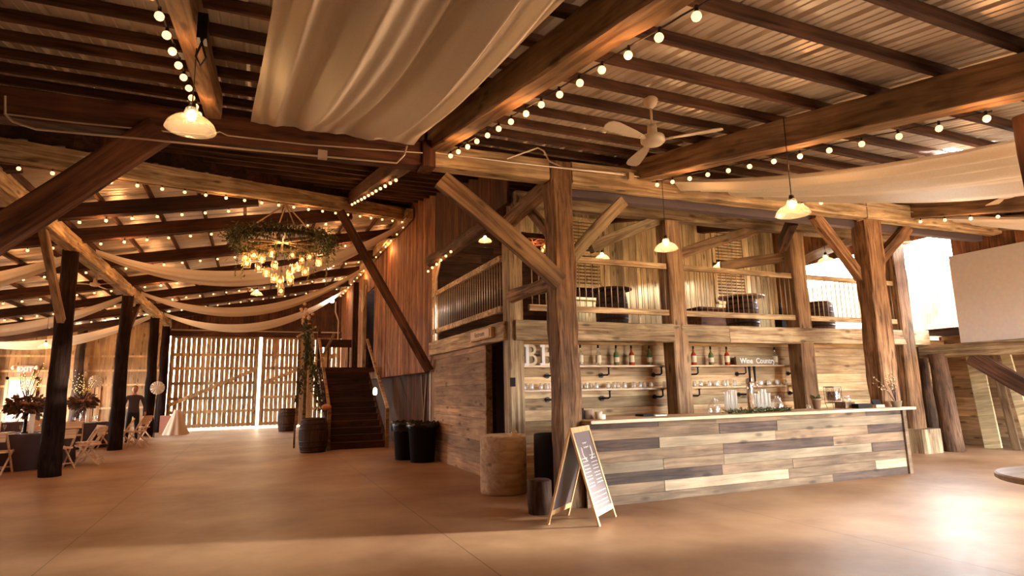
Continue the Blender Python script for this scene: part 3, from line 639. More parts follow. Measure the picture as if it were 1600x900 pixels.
for x in (2.25, 2.55, 3.3): MB().bar((x, 23.7, ZT), (x, 23.7, ZT+1.1), .06, .06, up=(0, 1, 0)).build('rail_post', W_stair, st)
T(beam('timber_post', (3.62, 22.2, 2.3), (3.62, 22.2, 5.6), .14, .2, W_beam, up=(0, 1, 0)), 'pale upright post beside the opening at the stair top', 'post')
T(beam('timber_post', (3.4, 22.9, 2.3), (3.4, 22.9, 5.6), .2, .2, W_dark, up=(0, 1, 0)), 'dark upright post at the stair top opening', 'post')
T(beam('leaning_plank', (2.0, 22.3, 2.31), (2.6, 22.4, 3.6), .06, .08, W_beam, jit=.003), 'thin pale strut leaning over the stair landing', 'strut')
pn = empty('stair_gate', (1.4, 18.2, 1.0), 'narrow slatted panel in white and brown left of the stairs', 'panel')
m = MB()
for i in range(4): m.box((1.12+i*.1, 18.2, .62), (1.2+i*.1, 18.24, 3.1+i*.02), mi=i % 2)
m.build('slats', [W_rafter, M_cream], pn)
m = MB(); m.bar((1.08, 18.18, 3.1), (1.6, 18.18, 3.4), .14, .05); m.build('cap_board', M_cream, pn)
m = MB(); m.box((1.46, 18.16, 0), (1.54, 18.22, 3.2)); m.build('panel_post', M_cream, pn)
m = MB(); m.box((1.1, 18.2, 0), (1.15, 18.24, .65)); m.build('panel_leg', W_rafter, pn)

T(beam('corner_board', (3.78, 13.36, 2.6), (3.78, 13.36, 4.4), .12, .06, W_frame, up=(0, 1, 0), jit=.003), 'pale upright board at the far end of the side railing', 'board')

o_ = P(317, 46, x=-.42); m = MB(); m.box((o_.x-.03, o_.y-.05, o_.z-.09), (o_.x+.03, o_.y+.05, o_.z+.09)); m.tube([(o_.x, o_.y, o_.z-.09), (o_.x-.03, o_.y, o_.z-.2), (o_.x, o_.y, o_.z-.26), (o_.x+.03, o_.y, o_.z-.2), (o_.x, o_.y, o_.z-.1)], .008, 6)
T(m.build('pulley_block', M_iron), 'black pulley block with a chain loop on the upper left rafter', 'pulley')
# ------------------------------------------------------------------ string lights
BULB = MB().lathe([(.004, .012), (.011, .01), (.012, -.03), (.014, -.034)], n=8, mi=1).ball((0, 0, -.056), .029, 10, 8, mi=0).mesh('bulb', [M_bulb, M_sock], True)
def walk(pts, step, start=.12):
    out = []; pts = [Vector(p) for p in pts]; need = start
    for a, b in zip(pts, pts[1:]):
        L = (b-a).length; d = need
        while d < L: out.append(a.lerp(b, d/L)); d += step
        need = d-L
    return out
def string_light(pts, label, step=.33, every=5, e=2.2, bulb_start=.12):
    pts = [Vector(p) for p in pts]; r = empty('string_light', pts[0], label, 'string lights', 'string lights on the timbers')
    path = []
    for p in walk(pts, .11, 0): path.append(p+Vector((0, 0, .008*noise.noise(p*7))))
    MB().tube(path+[pts[-1]], .006, 5).build('cord', M_cord, r)
    for i, p in enumerate(walk(pts, step, bulb_start)):
        o = bpy.data.objects.new('bulb', BULB); C.objects.link(o); o.location = p; o.rotation_euler = (random.uniform(-.1, .1), random.uniform(-.1, .1), 0); adopt(o, r)
        if i % every == every//2: point(p+Vector((0, 0, -.15)), e, (1, .42, .14), .05, r)
    return r
def raft(x, ya, yb, dx=.14): return [(x+dx, ya, zr(ya)-.03), (x+dx, yb, zr(yb)-.03)]
string_light(raft(-.55, 7.0, 2.2, -.1), 'bulb string beside the near glass lamp at upper left', .33, 5, 1.0)
string_light(raft(2.03, 7.0, 2.0, .12), 'bulb string on the thick rafter right of the big drape', .33)
string_light(raft(5.18, 7.0, 2.6, .12), 'bulb string on the thick rafter behind the white fan', .36)
string_light(raft(8.3, 7.0, 4.0, -.1), 'short bulb string half hidden by the pleated drape', .36)
string_light(raft(11.3, 7.0, 4.2, -.1), 'bulb string near the right-hand fan', .42)
string_light([(2.0, 9.3, zr(9.3)-.015), (1.9, 14.0, zr(14)-.02)], 'dense bulb string leading to the head of the thin brace', .4)
string_light([(-4.6, 9.1, 4.53), (-2.0, 11.25, 5.03), (1.7, 14.27, 5.76), (3.6, 15.8, 6.13)], 'bulb string along the pale valley beam', .42)
for i, y in enumerate(RY[:7]):
    xa = -9.0; xe = min(3.5, (y-13)/.82-.3)
    string_light([(xa, y-.02, zw(xa)-.03), (xe, y-.02, zw(xe)-.03)], 'bulb string under the %s wing rafter from the camera' % ['nearest', 'second', 'third', 'fourth', 'fifth', 'sixth', 'seventh'][i], .42, 6, 8)
string_light([(3.62, 15.9, 6.05), (3.6, 24, 6.05), (3.58, 29.5, 6.05)], 'bulb string along the plate of the rusty board wall', .8, 6, 8)
string_light([(3.6, 13.4, 4.28), (3.6, 11.2, 4.38)], 'few bulbs under the barked log of the loft', .35, 4, 3)
# ------------------------------------------------------------------ pendant lamps
def pendant(px, py, y, top, label, k=1.0, e=14):
    b = P(px, py, y=y); r = empty('pendant_lamp', b, label, 'lamp', 'glass pendant lamps')
    prof = [(.035, .155), (.042, .15), (.05, .12), (.055, .095), (.08, .085), (.12, .065), (.155, .03), (.168, 0), (.172, -.012), (.165, -.01), (.15, .025), (.115, .058), (.07, .078), (.048, .09)]
    MB().lathe([(a*k, z*k) for a, z in prof], b, 28).build('lamp_shade', M_shade, r, True)
    MB().lathe([(.001, .2*k), (.022*k, .2*k), (.03*k, .15*k), (.024*k, .14*k)], b, 12).build('socket', M_sock, r, True)
    MB().ball(b+Vector((0, 0, .1*k)), .034*k, 10, 8, sc=(1, 1, 1.25)).build('bulb', M_bulb2, r, True)
    MB().tube([b+Vector((0, 0, .19*k)), (b.x, b.y, top)], .005, 5).build('cord', M_cord, r)
    point(b+Vector((0, 0, .02*k)), e, (1, .68, .4), .03*k, r)
pendant(298, 200, 4.7, zr(4.7)+.1, 'near ribbed glass lamp glowing at upper left', 1.0, 3)
pendant(1239, 334, 4.35, zr(4.35)+.3, 'glass lamp on a long cord in front of the drape end', 1.0, 4)
pendant(1041, 389, 6.9, zr(6.9), 'glass lamp in front of the reddish loft post', 1.0, 6)
pendant(941, 404, 11.3, zr(11.3), 'glass lamp before the left louvred window', .95, 7)
pendant(1124, 418, 11.3, zr(11.3), 'glass lamp before the right louvred window', .95, 7)
pendant(1291, 410, 8.2, zr(8.2), 'glass lamp right of the third loft post', 1.0, 4)
pendant(758, 377, 14.0, zr(14), 'small glass lamp deep in the loft above the side railing', 1.0, 7)
pendant(401, 460, 18.5, zw(0)+.3, 'glass lamp hanging just below the chandelier', .95, 6)
pendant(397, 491, 24.0, zw(0)+.3, 'far glass lamp in front of the barn doors', .9, 6)
pendant(71, 543, 20.0, zw(-5.2)+.38, 'glass lamp near the exit sign', .95, 6)
# ------------------------------------------------------------------ ceiling fans (blades at rest)
def fan(b, top, label, rot, R_=.66):
    r = empty('ceiling_fan', b, label, 'fan', 'white ceiling fans'); b = Vector(b)
    MB().lathe([(.001, .0), (.06, 0), (.075, -.02), (.06, -.07), (.035, -.1), (.012, -.11)], (b.x, b.y, top), 20).build('canopy', M_white, r, True)
    MB().tube([(b.x, b.y, top-.08), (b.x, b.y, b.z+.1)], .012, 10).build('rod', M_white, r, True)
    MB().lathe([(.013, .17), (.045, .165), (.05, .08), (.055, .06), (.11, .045), (.12, .02), (.12, -.01), (.095, -.035), (.05, -.045), (.001, -.047)], b, 28).build('motor', M_white, r, True)
    for k in range(3):
        M = Matrix.Translation(b) @ Matrix.Rotation(rot+k*2*PI/3, 4, 'Z') @ Matrix.Rotation(.2, 4, 'X')
        m = MB(); ol = [(.16, -.03), (.3, -.055), (R_-.08, -.075), (R_-.02, -.06), (R_, -.02), (R_, .03), (R_-.03, .06), (R_-.1, .07), (.3, .05), (.16, .03)]
        n = len(ol); vs = [M @ Vector((x, y, .004)) for x, y in ol]+[M @ Vector((x, y, -.004)) for x, y in ol]
        m.add(vs, [tuple(range(n)), tuple(range(2*n-1, n-1, -1))]+[(i, i+n, (i+1) % n+n, (i+1) % n) for i in range(n)])
        bl = m.build('blade', M_white, r)
        m = MB(); m.box((.08, -.015, -.01), (.2, .015, .004), M=M); m.build('blade_arm', M_white, bl)
f1 = P(1020, 220, y=4.6); fan(f1, zr(4.6)+.31, 'white fan hanging above the bar between two bulb-lined rafters', math.radians(195))
f2 = P(1574, 305, y=5.3); fan(f2, zr(5.3)+.31, 'hazy white fan at the right edge', math.radians(170))
def onwing(px, py, h=.31):
    d = RW @ Vector((px-800, py-450, F)); t = (5.36+h-CAM_H)/(d.z-.188*d.x); return Vector((0, 0, CAM_H))+d*t
for px, py, py2, l, s in ((17, 308, 350, 'white fan at the left edge beyond the pale plate', 200), (151, 418, 445, 'small white fan between the first two dark posts', 80), (221, 474, 490, 'tiny white fan right of the second dark post', 20), (254, 508, 522, 'farthest tiny white fan by the barn door corner', 50)):
    t = onwing(px, py); b = P(px-2, py2, y=t.y); fan((t.x, t.y, b.z), t.z, l, math.radians(s), .7)
# ------------------------------------------------------------------ chandelier
cc = P(442, 378, y=12.6); ch = empty('chandelier', cc, 'large hanging ring of greenery with many glowing jars', 'chandelier')
MB().lathe([(.80, .05), (.86, .06), (.86, -.02), (.80, -.02), (.80, .05)], cc, 48).build('ring', W_rafter, ch)
m = MB()
for k in range(4): a = k*PI/4; m.bar(cc+Vector((math.cos(a)*.82, math.sin(a)*.82, 0)), cc-Vector((math.cos(a)*.82, math.sin(a)*.82, 0)), .04, .04)
m.build('spokes', W_rafter, ch)
top = P(447, 319, y=13.1)
for a in (0, 90, 180, 270):
    a = math.radians(a+15); MB().tube([cc+Vector((math.cos(a)*.82, math.sin(a)*.82, .05)), top], .014, 6).build('rope', M_rope, ch)
m = MB()
for i in range(5200):
    a = random.uniform(0, 2*PI); rr = random.gauss(.88, .09); z = random.gauss(.05, .06)
    if random.random() < .10: z -= abs(random.gauss(0, .2)); rr += .02
    p = cc+Vector((math.cos(a)*rr, math.sin(a)*rr, z)); d = Vector((math.cos(a)*random.uniform(-.3, 1), math.sin(a)*random.uniform(-.3, 1), random.uniform(-1.2, .5))).normalized()*random.uniform(.05, .11)
    m.leaf(p, d, .012, mi=0 if random.random() < .6 else 1)
for a in (0.2, .9, 2.5, 3.6, 5.4, 5.9):
    p = cc+Vector((math.cos(a)*.9, math.sin(a)*.9, 0)); L = random.uniform(.5, .85)
    m.tube([p, p+Vector((.02, 0, -L*.5)), p+Vector((-.02, .02, -L))], .004, 4, mi=1)
    for k in range(26): m.leaf(p+Vector((0, 0, -L*k/26)), Vector((random.uniform(-1, 1), random.uniform(-1, 1), -.8)).normalized()*.06, .012, mi=1)
m.build('greenery', [M_green, M_green2], ch)
JAR = MB().lathe([(.001, -.1), (.058, -.1), (.064, -.09), (.064, .05), (.052, .07), (.052, .085)], n=14).mesh('jar', M_jar, True)
FL = MB().ball((0, 0, -.02), .033, 8, 6, sc=(1, 1, 1.3)).mesh('jar_bulb', M_candle, True)
JP = [(384, 401, .5), (386, 410, -.5), (397, 397, .7), (425, 394, .8), (457, 397, .8), (484, 400, .5), (498, 408, 0), (404, 417, -.3), (429, 414, .3), (416, 424, -.2), (428, 434, .1), (438, 438, 0), (452, 428, .3), (454, 436, -.1), (457, 419, .5), (466, 416, .3), (477, 423, -.2), (439, 453, 0), (409, 403, .6), (472, 404, .7)]
for i, (px, py, dy) in enumerate(JP):
    p = P(px, py, y=12.6+dy*.8)
    o = bpy.data.objects.new('jar', JAR); C.objects.link(o); o.location = p; adopt(o, ch)
    q = bpy.data.objects.new('jar_bulb', FL); C.objects.link(q); q.location = p; adopt(q, o)
    MB().tube([p+Vector((0, 0, .07)), (p.x, p.y, cc.z)], .004, 4).build('jar_cord', M_cord, o)
    if i % 3 == 0: point(p+Vector((0, 0, -.13)), 2.5, (1, .5, .18), .05, ch)
point(cc+Vector((0, 0, -.15)), 10, (1, .55, .22), .1, ch)
# wagon wheel lamp deep in the loft
wc = P(833, 378, y=14.5); ww = empty('wagon_wheel_lamp', wc, 'small wagon wheel lamp with jars deep in the loft', 'lamp')
m = MB(); m.lathe([(.40, .02), (.44, .02), (.44, -.02), (.40, -.02), (.40, .02)], wc, 30)
for k in range(6): a = k*PI/6; d = Vector((math.cos(a)*.42, math.sin(a)*.42, 0)); m.bar(wc-d, wc+d, .025, .025)
m.build('wheel', wood('rusty wheel wood', rgb(150, 60, 30), rgb(200, 100, 50), 0, 1), ww)
MB().tube([wc, (wc.x, wc.y, zr(14.5))], .008, 5).build('chain', M_cord, ww)
for k in range(5):
    a = k*2*PI/5+.3; p = wc+Vector((math.cos(a)*.36, math.sin(a)*.36, -.16))
    o = bpy.data.objects.new('jar', JAR); C.objects.link(o); o.location = p; adopt(o, ww)
    q = bpy.data.objects.new('jar_bulb', FL); C.objects.link(q); q.location = p; adopt(q, o)
point(wc+Vector((0, 0, -.4)), 12, (1, .55, .25), .1, ww)

# ------------------------------------------------------------------ drapes
def drape(fn, nu, nv, name, label, group=None, mat=None):
    vs = [fn(i/nu, j/nv) for j in range(nv+1) for i in range(nu+1)]
    fs = [(j*(nu+1)+i, j*(nu+1)+i+1, (j+1)*(nu+1)+i+1, (j+1)*(nu+1)+i) for j in range(nv) for i in range(nu)]
    return T(MB().add(vs, fs, .5).build(name, mat or M_sheer, None, True), label, 'drape', group)
def folds(u, seed, n=7, sharp=1.0):
    s = 0
    for k, (f, a) in enumerate(((n, .5), (n*1.7, .3), (n*3.1, .2))): s += a*math.sin(2*PI*f*u+seed*(k+1)*1.7)
    return s
def d1(u, v):                                # from the dark beam up towards the camera under the purlins
    y = 6.98-5.2*v; xl = -.17+.25*v; xr = 1.70-.22*v
    x = xl+(xr-xl)*u; w = u+.05*math.sin(v*2.2+u*4)
    z = zr(y)+.10-.26*math.sin(PI*min(1, v*1.05))*(.4+.6*math.sin(PI*u)) - .04
    z += .17*folds(w, 1.3, 3.4)*min(1, .12+3.2*v)
    if v < .08: z -= (1-v/.08)*.05
    return (x, y, z)
drape(d1, 150, 60, 'ceiling_drape', 'big pale drape bellying under the roof at top centre')
def d2(u, v):
    y = 6.98-4.5*v; x = 5.62+2.3*u+.3*v
    z = zr(y)+.04-.25*math.sin(PI*min(1, v*.8))*(.8+.2*u) + .10*folds(u+.03*math.sin(v*3), 2.1, 4) - .07*abs(math.sin(PI*(5*u+.3*math.sin(2.5*v))))
    return (x, y, z)
drape(d2, 120, 50, 'ceiling_drape', 'broad pleated white drape sweeping to the right edge')
def d3(u, v):
    y = 6.98-4.7*v; x = 11.55+1.9*u
    return (x, y, zr(y)+.05-.3*math.sin(PI*min(1, v))*(.5+.5*u) + .04*folds(u, 3.3, 4))
drape(d3, 70, 30, 'ceiling_drape', 'white drape below the right-hand fan')
def wdrape(y, wdt, xa, xb, sag, label):
    def fn(u, v):
        x = xa+(xb-xa)*v; z = zw(x)+.05-sag*4*v*(1-v); k = .35+.65*math.sin(PI*v)
        return (x, y+(u-.5)*wdt*k, z+.06*folds(u, y, 2.5)*k - .26*math.sin(PI*u)*k)
    drape(fn, 26, 60, 'swag_drape', label, 'white swags across the dining wing')
for y, s, l in ((15.9, .95, 'nearest white swag, passing behind the chandelier'), (21.9, 1.0, 'middle white swag below the chandelier'), (27.4, 1.0, 'farthest white swag over the barn doors')): wdrape(y, 1.0, -3.4, 3.6, s, l)
for y, s, l in ((15.9, .5, 'left aisle swag beside the nearest dark post'), (21.9, .55, 'left aisle swag behind the nearest dark post'), (27.2, .5, 'lowest left aisle swag above the glass lamp')): wdrape(y, 1.0, -9.6, -3.7, s, l)
def d4(u, v):
    x = 3.62; y = 21.6+1.3*v; return (x-.03-.04*u, y, 5.3-.75*math.sin(PI*v)-.16*u*math.sin(PI*v)+.02*math.sin(20*u))
drape(d4, 8, 20, 'small_drape', 'small cream swag in the opening at the stair top')
# ------------------------------------------------------------------ bar counter
CF = 6.92
bc = empty('bar_counter', (7.0, 7.2, 0), 'long bar counter faced with mixed reclaimed pallet boards', 'counter')
rows = [0, .115, .255, .395, .535, .68, .82, .965, 1.04]
spec = {7: [(3.95, 5.1, 2), (5.1, 6.1, 0), (6.1, 9.2, 0), (9.2, 10.05, 2)], 6: [(3.95, 6.15, 0), (6.15, 7.25, 2), (7.25, 10.05, 1)],
        5: [(3.95, 5.1, 2), (5.1, 7.2, 1), (7.2, 9.2, 0), (9.2, 10.05, 2)], 4: [(3.95, 6.2, 0), (6.2, 8.4, 2), (8.4, 10.05, 0)],
        3: [(3.95, 5.15, 1), (5.15, 6.2, 0), (6.2, 9.25, 1), (9.25, 10.05, 2)], 2: [(3.95, 6.15, 2), (6.15, 7.5, 0), (7.5, 10.05, 0)],
        1: [(3.95, 5.15, 0), (5.15, 7.4, 1), (7.4, 9.3, 0), (9.3, 10.05, 1)], 0: [(3.95, 8.3, 0), (8.3, 10.05, 2)]}
m = MB()
for r_, bs in spec.items():
    for x0, x1, k in bs: j = random.uniform(-.004, .004); m.box((x0+.003, CF+j, rows[r_]+.002), (x1-.003, CF+.03+j, rows[r_+1]-.002), mi=k)
m.box((3.96, CF+.03, .01), (10.04, CF+.05, 1.03), mi=2)
m.build('front_panel', [W_reclaim, W_reclaimL, W_reclaimD], bc)
m = MB()
for i in range(8): m.box((10.05, CF+.05, rows[i]+.002), (10.08, 7.12, rows[i+1]-.002), mi=(2, 0)[i % 2])
m.build('end_panel', [W_reclaim, W_reclaimL, W_reclaimD], bc)
m = MB(); m.box((4.0, CF+.05, 0), (4.03, 7.6, 1.03)); m.build('end_panel', W_reclaim, bc)
m = MB(); m.bar((10.09, CF-.01, 0), (10.09, CF-.01, 1.04), .08, .05, up=(0, 1, 0)); m.build('corner_strip', W_reclaim, bc)
m = MB(); m.box((4.0, CF-.09, 1.04), (10.02, 7.66, 1.08), .9); m.box((10.02, CF-.09, 1.04), (10.32, 7.12, 1.08), .9); m.build('counter_top', W_top, bc)
m = MB(); m.box((10.1, 6.98, 0), (10.16, 7.14, .55), .4); T(m.build('leaning_board', W_reclaimL), 'short pale board leaning on the counter end', 'board')

# ------------------------------------------------------------------ shelves behind the bar
def shelf(x0, x1, z, label, brs):
    r = empty('wall_shelf', ((x0+x1)/2, 9.4, z), label, 'shelf', 'pipe bracket shelves behind the bar')
    MB().box((x0, 9.22, z-.03), (x1, 9.53, z), .9).build('shelf_board', W_top, r)
    for bx in brs:
        MB().tube([(bx, 9.3, z-.03), (bx, 9.3, z-.15), (bx-.02, 9.33, z-.17), (bx-.02, 9.53, z-.17)], .016, 8).lathe([(.001, 0), (.045, 0), (.045, .012), (.001, .012)], (bx-.02, 9.53, z-.17), 14, M=Matrix.Rotation(PI/2, 4, 'X')).lathe([(.001, 0), (.04, 0), (.04, .01), (.001, .01)], (bx, 9.3, z-.04), 12).build('pipe_bracket', M_iron, r)
ZS1, ZS2 = 1.89, 1.48
shelf(4.12, 7.35, ZS1, 'upper shelf with letters and liquor bottles, left bay', (4.75, 5.85, 7.0))
shelf(4.12, 7.35, ZS2, 'lower shelf with small jars, left bay', (4.75, 5.85, 7.0))
shelf(7.4, 10.85, ZS1, 'upper shelf with bottles and the wine sign, right bay', (7.85, 9.05, 10.45))
shelf(7.4, 10.85, ZS2, 'lower shelf with small jars, right bay', (7.85, 9.05, 10.45))
SY = 9.38
def sx(px, py): return P(px, py, y=SY).x
def bottle(px, glass, lab, label, clear=False):
    x = sx(px, 560); r = empty('bottle', (x, SY, ZS1), label, 'bottle', 'liquor bottles on the upper shelves')
    MB().lathe([(.001, .002), (.046, .003), (.05, .015), (.05, .19), (.042, .225), (.018, .26), (.016, .32), (.018, .325)], (x, SY, ZS1), 18).build('glass_body', glass, r, True)
    MB().lathe([(.001, .37), (.018, .37), (.018, .315), (.001, .315)], (x, SY, ZS1), 12).build('cap', M_black, r, True)
    MB().lathe([(.0515, .06), (.0515, .15)], (x, SY, ZS1), 18, mi=0).lathe([(.0515, .15), (.0515, .185)], (x, SY, ZS1), 18, mi=1).build('label', [M_label, M_glabel if lab else M_label], r, True)
bottle(907, M_glass, 0, 'clear spirit bottle nearest the rough post, upper shelf')
bottle(935, M_glass, 0, 'second clear spirit bottle from the rough post')
bottle(963, M_olive, 1, 'olive bottle with green label, third from the rough post')
bottle(987, M_amber, 0, 'amber spirit bottle between two green-labelled ones')
bottle(1015, M_olive, 1, 'green-labelled bottle at the left shelf end by the reddish post')
bottle(1084, M_amber, 0, 'amber bottle just right of the reddish post')
bottle(1111, M_olive, 1, 'green-labelled bottle between two amber ones')
bottle(1136, M_amber, 0, 'amber bottle just left of the wine sign')
bottle(1211, M_glass, 0, 'clear bottle in front of the right end of the wine sign')
JG = MB().lathe([(.001, .003), (.033, .003), (.036, .01), (.036, .075), (.026, .095), (.026, .11), (.029, .112)], n=12).mesh('glass_jar', M_glassw, True)
jl = [817, 824, 829, 832, 843, 848, 852, 861, 905, 910, 914, 925, 930, 935, 948, 953, 957, 968, 974, 978, 988, 994, 998, 1010, 1015, 1021, 1036]
jr = [1088, 1093, 1097, 1106, 1111, 1116, 1124, 1129, 1139, 1145, 1152, 1172, 1179, 1185, 1193, 1198, 1206, 1211, 1219, 1224, 1231, 1237]
for i, px in enumerate(jl+jr):
    o = bpy.data.objects.new('glass_jar', JG); C.objects.link(o); o.location = (sx(px, 603), SY+(.05 if i % 2 else -.05), ZS2)
    T(o, 'small clear jar on the lower %s' % ('left shelf under the letters and bottles' if px < 1050 else 'right shelf under the wine sign'), 'jar', 'small jars on the %s lower shelf' % ('left' if px < 1050 else 'right'))
# slab letters B B
def letter_b(x, label):
    r = empty('letter_sign', (x, SY, ZS1), label, 'letter'); H_ = .36
    cu = bpy.data.curves.new('b', 'CURVE'); cu.dimensions = '2D'; cu.fill_mode = 'BOTH'; cu.extrude = .03
    def poly(pts):
        s = cu.splines.new('POLY'); s.points.add(len(pts)-1); s.use_cyclic_u = True
        for i, (a, b) in enumerate(pts): s.points[i].co = (a, b, 0, 1)
    def arc(cx, cy, rx, ry, n=12): return [(cx+rx*math.sin(PI*i/n), cy+ry*math.cos(PI*i/n)) for i in range(n+1)]
    poly([(.075, H_)]+arc(.15, .272, .075, .088)[0:]+arc(.15, .095, .095, .095)[1:]+[(.075, 0)])
    poly([(.09, .315)]+arc(.14, .27, .04, .045)+[(.09, .225)]); poly([(.09, .16)]+arc(.14, .1, .055, .06)+[(.09, .04)])
    oc = bpy.data.objects.new('bowls', cu); C.objects.link(oc)
    me = bpy.data.meshes.new_from_object(oc); bpy.data.objects.remove(oc)
    o = bpy.data.objects.new('bowls', me); me.materials.clear(); me.materials.append(M_cream); C.objects.link(o)
    o.rotation_euler = (PI/2, 0, 0); o.location = (x, SY, ZS1+.002); adopt(o, r)
    m = MB(); m.box((x+.035, SY-.031, ZS1), (x+.092, SY+.031, ZS1+H_)); m.box((x, SY-.031, ZS1), (x+.036, SY+.031, ZS1+.045)); m.box((x, SY-.031, ZS1+H_-.045), (x+.036, SY+.031, ZS1+H_))
    m.build('stem', M_chalk, r)
letter_b(sx(818, 560), 'left white slab letter B beside the corner post'); letter_b(sx(843, 560), 'right white slab letter B next to the rough post')
def text(s, size, M, name, mat, parent, ext=.002, font_shear=0, bold=0):
    cu = bpy.data.curves.new(name, 'FONT'); cu.body = s; cu.size = size; cu.extrude = ext; cu.align_x = 'CENTER'; cu.align_y = 'CENTER'; cu.shear = font_shear; cu.offset = bold
    oc = bpy.data.objects.new(name, cu); C.objects.link(oc); me = bpy.data.meshes.new_from_object(oc); bpy.data.objects.remove(oc)
    me.materials.clear(); me.materials.append(mat)
    o = bpy.data.objects.new(name, me); C.objects.link(o); o.matrix_basis = M; adopt(o, parent); return o
xa, xb = sx(1150, 568), sx(1216, 568); xm = (xa+xb)/2
r = empty('wine_sign', (xm, SY, ZS1), 'wooden board lettered Wine Country on the right upper shelf', 'sign')
MB().box((xa, SY-.01, ZS1), (xb, SY+.04, ZS1+.17), .7).build('sign_board', W_reclaimL, r)
text('Wine  Country', .15, Matrix.Translation((xm, SY-.014, ZS1+.085)) @ Matrix.Rotation(PI/2, 4, 'X'), 'lettering', M_chalk, r, bold=.003)
xs = 10.9
o = T(beam('twisted_branch', (xs-.05, 9.2, 1.0), (xs-.25, 9.2, 2.25), .05, .05, W_paleZ, jit=.02), 'pale dry branch standing beside the right shelf end', 'branch')
m = MB(); 
for k in range(120): p = Vector((xs-.2, 9.2, 1.85+random.uniform(-.22, .3))); m.leaf(p, Vector((random.uniform(-1, 1), random.uniform(-1, 1), random.uniform(-.6, .8))).normalized()*.1, .008)
T(m.build('dried_bouquet', M_petal), 'pale dried bunch hanging at the right shelf end', 'bouquet')
# ------------------------------------------------------------------ things on the counter
ZC = 1.081
def cx(px, y=7.25, py=640): return P(px, py, y=y).x
def mug(x, y, rr, h, mat, name, label, cat, taper=.85):
    return T(MB().lathe([(.001, .002), (rr*taper, .002), (rr, h), (rr*.93, h), (rr*taper*.9, .012), (.001, .012)], (x, y, ZC), 18).build(name, mat, None, True), label, cat)
m = MB(); m.box((cx(906), 7.25, ZC), (cx(912), 7.4, ZC+.15)); T(m.build('napkin_box', M_black), 'black upright box at the left end of the counter', 'box')
mug(cx(921), 7.3, .07, .12, M_zinc, 'metal_tin', 'round metal tin near the left end of the counter', 'tin', 1)
mug(cx(929), 7.15, .055, .1, M_white, 'paper_cup', 'white cup in front of the metal tin', 'cup')
m = MB(); m.box((cx(931), 7.12, ZC), (cx(938), 7.22, ZC+.06)); T(m.build('napkin_stack', M_chalk), 'small white napkin stack beside the white cup', 'napkins')
m = MB(); m.box((cx(1008), 7.3, ZC), (cx(1024), 7.5, ZC+.03)); T(m.build('tray', M_black), 'flat black tray on the counter left of the reddish post', 'tray')
m = MB(); m.box((cx(1027), 7.3, ZC), (cx(1045), 7.42, ZC+.015)); T(m.build('towel', M_chalk), 'folded white towel beside the black tray', 'towel')
def jug(px, label):
    x = cx(px); T(MB().lathe([(.001, .002), (.085, .003), (.09, .02), (.09, .12), (.06, .17), (.03, .2), (.028, .235), (.034, .24)], (x, 7.25, ZC), 20).tube([(x+.03, 7.25, ZC+.22), (x+.075, 7.25, ZC+.2), (x+.07, 7.25, ZC+.15)], .008, 6).build('glass_jug', M_glass, None, True), label, 'jug')
jug(1116, 'round glass jug left of the cup towers'); jug(1215, 'round glass jug right of the tap tower')
for px, h, l in ((1136, .30, 'leftmost tower of stacked clear cups'), (1143, .34, 'second tower of stacked clear cups'), (1150, .33, 'third tower of clear cups, left of the tap'), (1184, .28, 'clear cup tower just right of the tap'), (1190, .31, 'second clear cup tower right of the tap'), (1196, .33, 'tallest clear cup tower right of the tap'), (1202, .27, 'short clear cup tower beside the right jug')):
    x = cx(px, 7.3); m = MB(); n = int(h/.03)
    for k in range(n): m.lathe([(.028, k*.03), (.036, k*.03+.045)], (x, 7.3, ZC), 14)
    T(m.build('cup_tower', M_glassw, None, True), l, 'cups', 'stacked clear cups on the counter')
x = cx(1174, 7.3); r = empty('tap_tower', (x, 7.3, ZC), 'chrome beer tap tower with dark handles on the counter', 'beer tap')
M_chrome = plain('polished chrome', rgb(220, 210, 200), .15, .9)
MB().lathe([(.001, 0), (.075, 0), (.075, .015), (.05, .02), (.05, .5), (.053, .51), (.001, .53)], (x, 7.3, ZC), 24).build('column', M_chrome, r, True)
for k, dx in enumerate((-.1, 0)):
    MB().tube([(x+dx*.4, 7.25, ZC+.46), (x+dx, 7.15, ZC+.46), (x+dx, 7.14, ZC+.38)], .012, 8).build('spout', M_chrome, r, True)
    MB().tube([(x+dx, 7.17, ZC+.47), (x+dx-.01, 7.16, ZC+.7)], [.012, .022], 10).build('tap_handle', M_black, r, True)
m = MB()
for k in range(700): px = random.uniform(1128, 1222); m.leaf((cx(px), random.gauss(7.12, .05), ZC+abs(random.gauss(.012, .02))), Vector((random.uniform(-1, 1), random.uniform(-1, 1), random.uniform(0, .6))).normalized()*.06, .01, mi=random.random() < .4)
m.tube([(cx(1128), 7.12, ZC+.01), (cx(1222), 7.12, ZC+.01)], .008, 5); T(m.build('leaf_garland', [M_green, M_green2]), 'leafy garland lying along the counter at the taps', 'garland')
